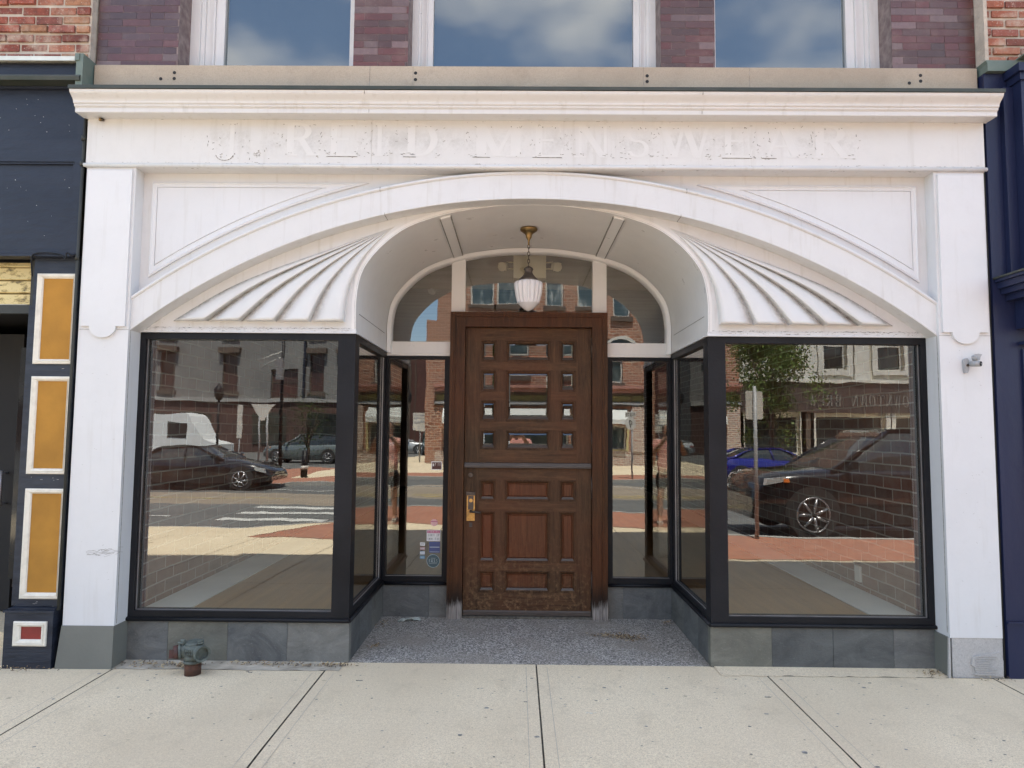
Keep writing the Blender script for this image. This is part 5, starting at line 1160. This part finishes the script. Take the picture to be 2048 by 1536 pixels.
Mr = facade('maroon_building', 'dark maroon plain side building closing the side street', -22, -6.3, 8.3, -56, simple('maroon_wall', (.11, .045, .038), (.085, .036, .032), .6, .85), [(-8.3, -6.7, 5.0, 6.2), (-8.6, -6.6, 2.4, 3.3)], winmat=M['far_dark'], framemat=M['far_sill'], z0=-1)
boxes('fascia_lamp', [(-8.0, -6.9, -55.9, -55.6, 4.35, 4.5)], M['far_white'], Mr); boxes('pipe', [(-10.1, -9.95, -55.99, -55.8, 0, 8), (-9.6, -9.5, -55.99, -55.8, 0, 8)], M['far_sill'], Mr)
b = nb(); lathe(b, [(.0, 8.3), (.9, 8.3), (.9, 9.6), (.6, 9.7), (0, 9.7)], -8.9, -57, 16); obj('roof_vent', b, M['far_white'], Mr)
st = simple('grey_ashlar', (.21, .205, .195), (.165, .16, .155), .5, .85)
Bk = facade('stone_building', 'large grey stone corner building with tall arched windows far across the junction', -46, -11.6, 14, -48, st,
    [(x, x+1.15, z0, z1) for x in (-36, -32, -28.0, -23.1, -16.3, -13.9) for z0, z1 in ((4.35, 7.3), (8.6, 11.6))] + [(-19.3, -17.2, 3.9, 6.1)], winmat=simple('brown_blind_glass', (.09, .04, .032), (.05, .03, .028), 1, .3), framemat=M['far_sill'], z0=-1)
boxes('belt_course', [(-46, -11.6, -47.996, -47.6, 3.55, 3.85)], simple('belt_stone', (.36, .35, .33), (.3, .29, .28), 1, .8), Bk)
boxes('brownstone_ground_floor', [(-46, -11.6, -47.997, -47.8, -.9, 3.54)], simple('brownstone', (.10, .055, .045), (.075, .045, .04), .8, .9), Bk)
boxes('shop_glass', [(x, x+2.6, -47.79, -47.75, .2, 2.6) for x in (-30, -26.4, -20.5, -16.4)], M['far_dark'], Bk)
boxes('hood', [(x-.25, x+1.4, -47.996, -47.6, 7.35, 7.75) for x in (-36, -32, -28, -23.1, -16.3, -13.9)], M['far_sill'], Bk); boxes('corner_pipe', [(-18.05+1.3, -16.6, -47.996, -47.7, 3.86, 13)], M['navy'], Bk)

# ---- cars
M['tyre'] = simple('tyre_rubber', (.02, .02, .02), (.03, .03, .03), 9, .8); M['rim'] = simple('alloy_rim', (.55, .55, .56), (.45, .45, .46), 6, .25, Metallic=.9)
M['carglass'] = simple('car_glass', (.02, .026, .028), (.03, .036, .038), 2, .04, Specular_IOR_Level=.9)
M['lamp_clear'] = simple('headlamp_clear', (.7, .72, .72), (.55, .57, .57), 9, .08, Metallic=.4); M['lamp_red'] = simple('tail_lamp_red', (.35, .02, .02), (.2, .01, .01), 9, .1); M['amber'] = simple('amber_lens', (.75, .20, .03), (.6, .15, .02), 9, .2)
def carpaint(n, c): return simple(n, c, tuple(x*.92 for x in c), 1, .22, Coat_Weight=1.0, Coat_Roughness=.04, Metallic=.25)
def car(name, label, loc, rz, L_, W_c, H, paint, kind='sedan', wr=.34):
    T = thing(name, label, 'car', loc, rz); hw = W_c/2; b = nb()
    if kind == 'sedan': top = [(-1, .62), (-.96, .72), (-.80, .74), (-.55, .73), (.3, .70), (.42, .69), (.70, .62), (.90, .52), (.98, .40), (1, .32)]; cab = [(-.80, .0), (-.42, .86), (-.20, 1.0), (.05, 1.0), (.40, .0)]
    elif kind == 'coupe': top = [(-1, .60), (-.95, .73), (-.80, .76), (-.5, .74), (.2, .70), (.42, .68), (.70, .60), (.90, .52), (.98, .42), (1, .36)]; cab = [(-.86, .0), (-.42, .84), (-.12, 1.0), (.08, .97), (.44, .0)]
    else: top = [(-1, .50), (-.97, .64), (-.80, .66), (-.5, .66), (.3, .64), (.45, .63), (.75, .60), (.92, .55), (.98, .45), (1, .36)]; cab = [(-.95, .0), (-.84, .92), (-.50, 1.0), (.10, .97), (.50, .0)]
    rings = []
    for xf, tz in resample(catmull(top, 3), 36):
        x = xf*L_/2; nose = max(0, abs(xf)-.72)/.28; w_ = hw*(1-.22*nose**2); zt_ = tz*H; zb_ = .20+.10*nose; zm = zb_+(zt_-zb_)*.5
        P = [(0, zb_), (w_*.85, zb_), (w_*.98, zb_+.08), (w_, zm), (w_*.985, zt_-.10*(zt_-zb_)), (w_*.86, zt_), (0, zt_+.015)]
        rings.append([b.verts.new((x, y, z)) for y, z in P] + [b.verts.new((x, -y, z)) for y, z in P[-2:0:-1]])
    for A_, C_ in zip(rings, rings[1:]):
        for i in range(len(A_)): f = b.faces.new([A_[i], A_[(i+1) % len(A_)], C_[(i+1) % len(A_)], C_[i]]); f.smooth = True
    b.faces.new(rings[0]); b.faces.new(rings[-1]); body = obj('body', b, paint, T)
    b = nb(); rings = []; bz = (.73 if kind != 'suv' else .65)*H*.97
    for xf, h_f in resample(cab, 30):
        x = xf*L_/2; zr = bz+(H-bz)*h_f; k = (zr-bz)/(H-bz) if H > bz else 0; wb = hw*.93*(1-.05*abs(xf)); wt = wb*(1-.22*k)
        P = [(wb, bz-.03), (wt+.0, zr-.05*k), (wt*.9, zr), (0, zr+.02*k)]; rings.append([b.verts.new((x, y, z)) for y, z in P]+[b.verts.new((x, -y, z)) for y, z in P[-2::-1]])
    for A_, C_ in zip(rings, rings[1:]):
        for i in range(len(A_)-1): f = b.faces.new([A_[i], A_[i+1], C_[i+1], C_[i]]); f.smooth = True
    for r_ in (rings[0], rings[-1]): b.faces.new(r_)
    obj('windows', b, M['carglass'], T)
    b = nb(); xs_ = [(x, z) for x, z in resample(cab, 30) if z > .80]
    A_ = [(x*L_/2, z) for x, z in xs_]; wt = hw*.93*.80
    prism(b, [(x, bz+(H-bz)*z+.024) for x, z in A_] + [(x, bz+(H-bz)*z-.02) for x, z in A_[::-1]], -wt, wt)
    obj('roof', b, paint, T)
    b = nb()   # pillars and chrome strip
    for s in (-1, 1):
        for (p0, p1) in (((cab[0][0], 0), (cab[1][0], cab[1][1])), ((cab[-1][0], 0), (cab[-2][0], cab[-2][1])), ((-.08, 0), (-.10, 1))):
            q = lambda P: (P[0]*L_/2, s*hw*.93*(1-.22*P[1])*(1.005), bz-.02+(H-bz)*P[1]); cyl(b, q(p0), q(p1), .035, .03, 6)
    obj('pillar', b, paint, T)
    for fx in (-.62, .64):
        for s in (-1, 1):
            b = nb(); x = fx*L_/2; cyl(b, (x, s*(hw-.20), wr), (x, s*(hw+.012), wr), wr, wr, 28); wl = obj('wheel', b, M['tyre'], T)
            b = nb(); cyl(b, (x, s*(hw+.010), wr), (x, s*(hw+.016), wr), wr*.70, wr*.70, 28)
            b2 = nb(); 
            for i in range(7):
                a = 2*pi*i/7; cyl(b2, (x+wr*.08*cos(a), s*(hw+.024), wr+wr*.08*sin(a)), (x+wr*.62*cos(a), s*(hw+.020), wr+wr*.62*sin(a)), .030, .022, 6)
            n = 28
            for i in range(n): a, c = 2*pi*i/n, 2*pi*(i+1)/n; cyl(b2, (x+wr*.66*cos(a), s*(hw+.020), wr+wr*.66*sin(a)), (x+wr*.66*cos(c), s*(hw+.020), wr+wr*.66*sin(c)), .016, seg=6, caps=False)
            obj('brake_disc', b, M['lens'], wl); obj('rim', b2, M['rim'], wl)
            b = nb()
            for i in range(14): a, c = pi*i/14, pi*(i+1)/14; prism(b, [(x+(wr+.05)*cos(a), wr+(wr+.05)*sin(a)), (x+(wr+.05)*cos(c), wr+(wr+.05)*sin(c)), (x+(wr-.01)*cos(c), wr+(wr-.01)*sin(c)), (x+(wr-.01)*cos(a), wr+(wr-.01)*sin(a))], s*(hw-.15), s*(hw+.006))
            obj('wheel_arch', b, M['tyre'], T)
    zl = .50*H*(.95 if kind != 'suv' else 1.05)
    for s in (-1, 1):
        b = nb(); prism(b, [(L_*.47, zl-.07), (L_*.405, zl-.02), (L_*.40, zl+.07), (L_*.46, zl+.02)], s*hw*.60, s*hw*.965); hl = obj('headlight', b, M['lamp_clear'], T)
        if kind == 'suv': b = nb(); prism(b, [(L_*.41, zl-.03), (L_*.392, zl-.03), (L_*.392, zl+.03), (L_*.41, zl+.02)], s*hw*.90, s*hw*.99); obj('indicator', b, M['amber'], hl)
        b = nb(); prism(b, [(-L_*.49, zl-.0), (-L_*.42, zl+.04), (-L_*.43, zl+.15), (-L_*.488, zl+.13)], s*hw*.45, s*hw*.975); obj('taillight', b, M['lamp_red'], T)
        b = nb(); cyl(b, (cab[-1][0]*L_/2*.78, s*hw*.95, bz+.05), (cab[-1][0]*L_/2*.78, s*(hw+.14), bz+.09), .05, .075, 8); obj('mirror', b, paint, T)
    b = nb(); box(b, L_*.478, L_*.498, -hw*.45, hw*.45, .30*H, .42*H); obj('grille', b, M['lens'], T)
    return T
car('parked_car', 'black saloon car seen from its right side, reflected in the left display window', (-9.75, -16.6, -.43), 0, 4.7, 1.85, 1.30, carpaint('black_paint', (.008, .008, .009)), 'sedan', .34)
car('parked_car', 'grey sport utility car at the far corner, reflected in the left display window', (-11.9, -33.9, -.45), pi, 4.5, 1.85, 1.60, carpaint('grey_paint', (.16, .19, .19)), 'suv', .35)
car('parked_car', 'deep blue coupe across the road, reflected in the right display window', (9.3, -21.2, -.45), R(-6), 4.6, 1.85, 1.30, carpaint('blue_paint', (.015, .02, .22)), 'coupe', .34)
car('parked_car', 'large black sport utility car at the near kerb, reflected in the right display window', (6.15, -7.42, -.27), pi, 4.9, 1.95, 1.74, carpaint('black_suv_paint', (.009, .009, .010)), 'suv', .385)
car('parked_car', 'silver white saloon in the side street lot', (-9.1, -46.5, -.45), 0, 4.5, 1.8, 1.45, carpaint('silver_paint', (.6, .62, .62)), 'sedan', .34)
J_ = car('parked_jeep', 'teal off road car with an orange bumper cover in the side street', (-5.9, -42.6, -.45), R(75), 4.0, 1.75, 1.80, carpaint('teal_paint', (.02, .22, .23)), 'suv', .40)
boxes('bonnet_cover', [(1.35, 2.03, -.7, .7, .62, .86)], simple('orange_cover', (.55, .14, .04), (.45, .1, .03), 2, .5), J_, .03)
# white step van
V_ = thing('delivery_van', 'white step van with a blue emblem behind the black saloon', 'van', (-18.4, -31.5, -.45))
b = nb(); prism(b, [(-2.9, .35), (-2.9, 2.6), (1.15, 2.6), (1.35, 2.45), (2.1, 1.25), (2.9, 1.05), (2.95, .35)], -.95, .95); obj('body', b, simple('van_white', (.72, .74, .74), (.66, .68, .68), 1, .35), V_, .04)
boxes('side_window', [(.25, 1.25, .951, .97, 1.35, 2.15)], M['carglass'], V_); boxes('emblem', [(-1.7, -.6, .951, .965, 1.3, 2.1)], simple('blue_emblem', (.06, .07, .22), (.3, .32, .45), 1.5, .5), V_)
for x in (-1.8, 1.9):
    for s in (-1, 1):
        b = nb(); cyl(b, (x, s*.75, .36), (x, s*.98, .36), .36, seg=24); wl = obj('wheel', b, M['tyre'], V_); b = nb(); cyl(b, (x, s*.982, .36), (x, s*.99, .36), .2, seg=20); obj('rim', b, M['rim'], wl)
# ---- street furniture
def post(nm, label, cat, x, y, z0, h, r_, mat=None):
    T = thing(nm, label, cat, (x, y, z0)); b = nb(); cyl(b, (0, 0, 0), (0, 0, h), r_, r_*.8, 10); obj('post', b, mat or M['camgrey'], T); return T
T = post('road_sign', 'back of a white parking sign on a steel post at the near kerb', 'sign', 3.27, -5.22, -.09, 2.15, .03)
b = nb(); prism(b, [(-.12, 1.70), (-.105, 1.685), (.105, 1.685), (.12, 1.70), (.12, 2.07), (.105, 2.085), (-.105, 2.085), (-.12, 2.07)], -.03, -.04); obj('plate', b, M['far_white'], T)
T = post('road_sign', 'route sign pair with an oval shield at the far kerb', 'sign', 4.25, -19.2, -.33, 2.55, .035)
boxes('north_plate', [(-.26, .14, .035, .05, 2.30, 2.52)], M['far_white'], T); b = nb(); prism(b, [(-.06+.21*cos(2*pi*i/24), 2.06+.24*sin(2*pi*i/24)) for i in range(24)], .035, .05); pl_ = obj('shield_plate', b, M['far_white'], T)
b = nb(); word(b, '9', -.17, .05, 1.92, 2.2, .05, .006, True); obj('numeral', b, ink, pl_); b = nb(); word(b, 'NORTH', -.24, .12, 2.34, 2.48, .05, .006, True); obj('lettering', b, ink, T)
T = post('road_sign', 'white board sign on a thin post at the island kerb', 'sign', -5.3, -30, -.33, 2.7, .04); boxes('plate', [(-.38, .38, .04, .07, 1.75, 2.68)], M['far_white'], T); boxes('text_band', [(-.34, .34, .0705, .075, z, z+.08) for z in (2.1, 2.3, 2.5)], M['camgrey'], T)
T = post('road_sign', 'two stacked white route plates beside the teal off road car', 'sign', -5.7, -41.5, -.45, 2.9, .04); boxes('plate', [(-.35, .35, .04, .06, 2.1, 2.6), (-.35, .35, .04, .06, 2.63, 2.9)], M['far_white'], T)
def lamp(x, y, lb):
    T = post('street_lamp', lb, 'street lamp', x, y, -.33, 3.0, .06, M['black']); b = nb(); lathe(b, [(.0, 3.0), (.10, 3.0), (.17, 3.12), (.20, 3.45), (.14, 3.5), (.05, 3.62), (0, 3.7)], 0, 0, 12); obj('lantern', b, M['black'], T)
lamp(-5.2, -25, 'black post lamp near the island sign'); lamp(-12.9, -24.5, 'black post lamp in front of the grey stone building')
T = post('road_sign', 'tall narrow white banner sign in front of the grey stone building', 'sign', -12.35, -25.5, -.33, 1.6, .03); boxes('plate', [(-.12, .12, .03, .05, 1.3, 2.8)], M['far_white'], T)
T = post('shelter_sign', 'angled white shelter canopy on two posts by the junction', 'sign', -11.0, -25.2, -.33, 2.8, .05); b = nb(); cyl(b, (-.35, 0, 0), (-.35, 0, 2.7), .04, seg=8); obj('second_post', b, M['camgrey'], T); b = nb(); prism(b, [(-.75, 2.85), (.35, 2.85), (.2, 2.7), (-.1, 2.1), (-.3, 2.1)], -.02, .04); obj('canopy', b, M['far_white'], T)
T = post('traffic_signal', 'hanging traffic signal in front of the grey stone building', 'traffic light', -10.7, -26, -.33, 6.5, .08, M['black']); boxes('signal_head', [(-.2, .1, .09, .3, 3.9, 4.9)], M['alu'], T); b = nb(); cyl(b, (0, 0, 5.3), (-1.2, 0, 4.8), .03, seg=6); cyl(b, (0, 0, 5.0), (-1.0, 0, 4.5), .03, seg=6); obj('bracket', b, M['far_white'], T)
T = post('bollard', 'short black bollard on the brick island', 'bollard', -7.8, -20.3, -.33, .95, .13, M['black']); b = nb(); cyl(b, (0, 0, .3), (0, 0, .42), .135, seg=12); obj('band', b, M['far_white'], T)
# ---- street tree
def tree(label, x, y, z0, h, r_, n, seed, c1=(.09, .15, .03), c2=(.045, .085, .018)):
    rd = random.Random(seed); T = thing('street_tree', label, 'tree', (x, y, z0)); b = nb(); cyl(b, (0, 0, 0), (.05, 0, h*.35), .10, .07, 10)
    tips = []
    for i in range(11):
        a = rd.uniform(0, 2*pi); p = Vector((.05, 0, h*rd.uniform(.16, .36))); q = p+Vector((cos(a)*r_*.55, sin(a)*r_*.55, h*rd.uniform(.15, .5))); cyl(b, p, q, .045, .015, 6); tips.append(q)
        q2 = q+Vector((rd.uniform(-.5, .5), rd.uniform(-.5, .5), rd.uniform(.2, .7))); cyl(b, q, q2, .016, .006, 5); tips.append(q2)
    obj('trunk', b, simple('bark', (.09, .07, .05), (.06, .045, .035), 12, .9, .5, 30), T)
    b = nb()
    clumps = [(t_, rd.uniform(.35, .6)) for t_ in tips] + [(Vector((rd.gauss(0, r_*.45), rd.gauss(0, r_*.45), h*rd.uniform(.19, 1.0))), rd.uniform(.3, .6)) for _ in range(34)]
    for i in range(n):
        c_, s_ = rd.choice(clumps); p = c_+Vector((rd.gauss(0, s_*.55), rd.gauss(0, s_*.55), rd.gauss(0, s_*.6))); l = rd.uniform(.04, .085)
        u = Vector((rd.gauss(0, 1), rd.gauss(0, 1), rd.gauss(0, 1))).normalized(); v_ = u.orthogonal().normalized()
        f = b.faces.new([b.verts.new(q) for q in (p-u*l, p+v_*l*.5, p+u*l, p-v_*l*.5)]); f.material_index = rd.randrange(2)
    obj('crown', b, [simple('leaf_light', c1, tuple(k*.8 for k in c1), 3, .6), simple('leaf_dark', c2, tuple(k*.8 for k in c2), 3, .6)], T)
tree('young green street tree on the far pavement, reflected in the right display window', 10.3, -23.4, -.33, 8.0, 1.9, 13000, 3, (.15, .22, .045), (.075, .12, .024))
tree('thin young tree before the grey stone building', -11.0, -31, -.33, 3.6, .8, 700, 5)

# ---- photographer, reflected in the glass corners
PM = thing('person', 'person in a pink shirt and dark shorts holding up a phone on the sunny pavement', 'person', (-.085, -4.46, -.065))
def skin(name, verts, edges, mat, parent, root=0, sub=2):
    me = bpy.data.meshes.new(name); me.from_pydata([v[:3] for v in verts], edges, []); o = bpy.data.objects.new(name, me); COL.objects.link(o); o.parent = parent
    md = o.modifiers.new('skin', 'SKIN'); md.use_smooth_shade = True
    for i, v in enumerate(verts):
        sv = me.skin_vertices[0].data[i]; sv.radius = v[3] if isinstance(v[3], tuple) else (v[3], v[3]); sv.use_root = (i == root)
    ms = o.modifiers.new('sub', 'SUBSURF'); ms.levels = sub; ms.render_levels = sub; me.materials.append(mat); return o
skinm = simple('skin', (.50, .29, .20), (.45, .25, .17), 5, .5)
Vv = [(0, 0, .86, (.15, .11)), (0, -.01, 1.0, (.13, .095)), (0, -.01, 1.16, (.15, .10)), (0, 0, 1.28, (.13, .09)), (0, .01, 1.36, .055), (0, .03, 1.43, .068), (0, .03, 1.52, (.078, .092)), (0, .02, 1.59, (.055, .065))]
Ev = [(0, 1), (1, 2), (2, 3), (3, 4), (4, 5), (5, 6), (6, 7)]
for s in (-1, 1):
    k = len(Vv); Vv += [(s*.17, 0, 1.29, .055), (s*.27, .06, 1.10, .045), (s*.16, .27, 1.27, .036), (s*.085, .37, 1.38, .027), (s*.060, .405, 1.41, (.034, .016))]; Ev += [(3, k), (k, k+1), (k+1, k+2), (k+2, k+3), (k+3, k+4)]
    hb = k+4
    for f in range(4):
        j = len(Vv); z = 1.445-.020*f; ln = (.030, .036, .034, .026)[f]
        Vv += [(s*.052, .425+.004*f, z, .0085), (s*(.052-ln*.6), .440, z+.004, .008), (s*(.052-ln*1.2), .436, z+.006, .007)]; Ev += [(hb, j), (j, j+1), (j+1, j+2)]
    j = len(Vv); Vv += [(s*.060, .395, 1.375, .010), (s*.040, .415, 1.372, .009)]; Ev += [(hb, j), (j, j+1)]
    k = len(Vv); Vv += [(s*.095, 0, .80, .085), (s*.11, .01, .46, .055), (s*.115, -.01, .28, .052), (s*.12, -.01, .09, .035), (s*.13, .11, .035, (.038, .028))]; Ev += [(0, k), (k, k+1), (k+1, k+2), (k+2, k+3), (k+3, k+4)]
body = skin('body', Vv, Ev, skinm, PM)
pink = simple('pink_shirt', (.88, .46, .40), (.80, .38, .33), 6, .8, .3, 20)
Sv = [(0, 0, .80, (.185, .135)), (0, -.01, .98, (.165, .125)), (0, -.01, 1.16, (.175, .125)), (0, 0, 1.29, (.15, .105)), (0, .005, 1.335, .075)]; Se = [(0, 1), (1, 2), (2, 3), (3, 4)]
for s in (-1, 1): k = len(Sv); Sv += [(s*.175, 0, 1.285, .072), (s*.235, .035, 1.17, .066)]; Se += [(3, k), (k, k+1)]
skin('shirt', Sv, Se, pink, PM)
Hv = [(0, 0, .88, (.165, .125)), (0, 0, .78, (.17, .13))]; He = [(0, 1)]
for s in (-1, 1): k = len(Hv); Hv += [(s*.10, 0, .70, .10), (s*.11, .005, .52, .085)]; He += [(1, k), (k, k+1)]
skin('shorts', Hv, He, simple('dark_shorts', (.02, .02, .022), (.03, .03, .033), 6, .8), PM)
skin('hair', [(0, -.005, 1.60, (.075, .075)), (0, -.03, 1.53, (.085, .06)), (0, -.055, 1.42, (.07, .04))], [(0, 1), (1, 2)], simple('dark_hair', (.03, .02, .014), (.045, .03, .02), 12, .6), PM)
for s in (-1, 1): b = nb(); cyl(b, (s*.12, -.05, .04), (s*.132, .16, .035), .045, .04, 12); cyl(b, (s*.12, -.05, .04), (s*.12, -.07, .05), .045, .03, 12); obj('shoe', b, M['far_white'], PM, .004)
for s in (-1, 1): b = nb(); bmesh.ops.create_uvsphere(b, u_segments=10, v_segments=8, radius=.011, matrix=Matrix.Translation((s*.032, .112, 1.50))); obj('eye', b, M['lens'], PM, smooth=True)
b = nb(); cyl(b, (0, .105, 1.50), (0, .135, 1.468), .010, .014, 8); cyl(b, (-.022, .112, 1.435), (.022, .112, 1.435), .006, seg=8); obj('nose_and_mouth', b, skinm, PM)
tag(boxes('phone', [(-.125, -.045, -4.0225, -4.0135, 1.325, 1.402)], M['lens'], None, .002), 'black phone held out towards the shopfront', 'phone')
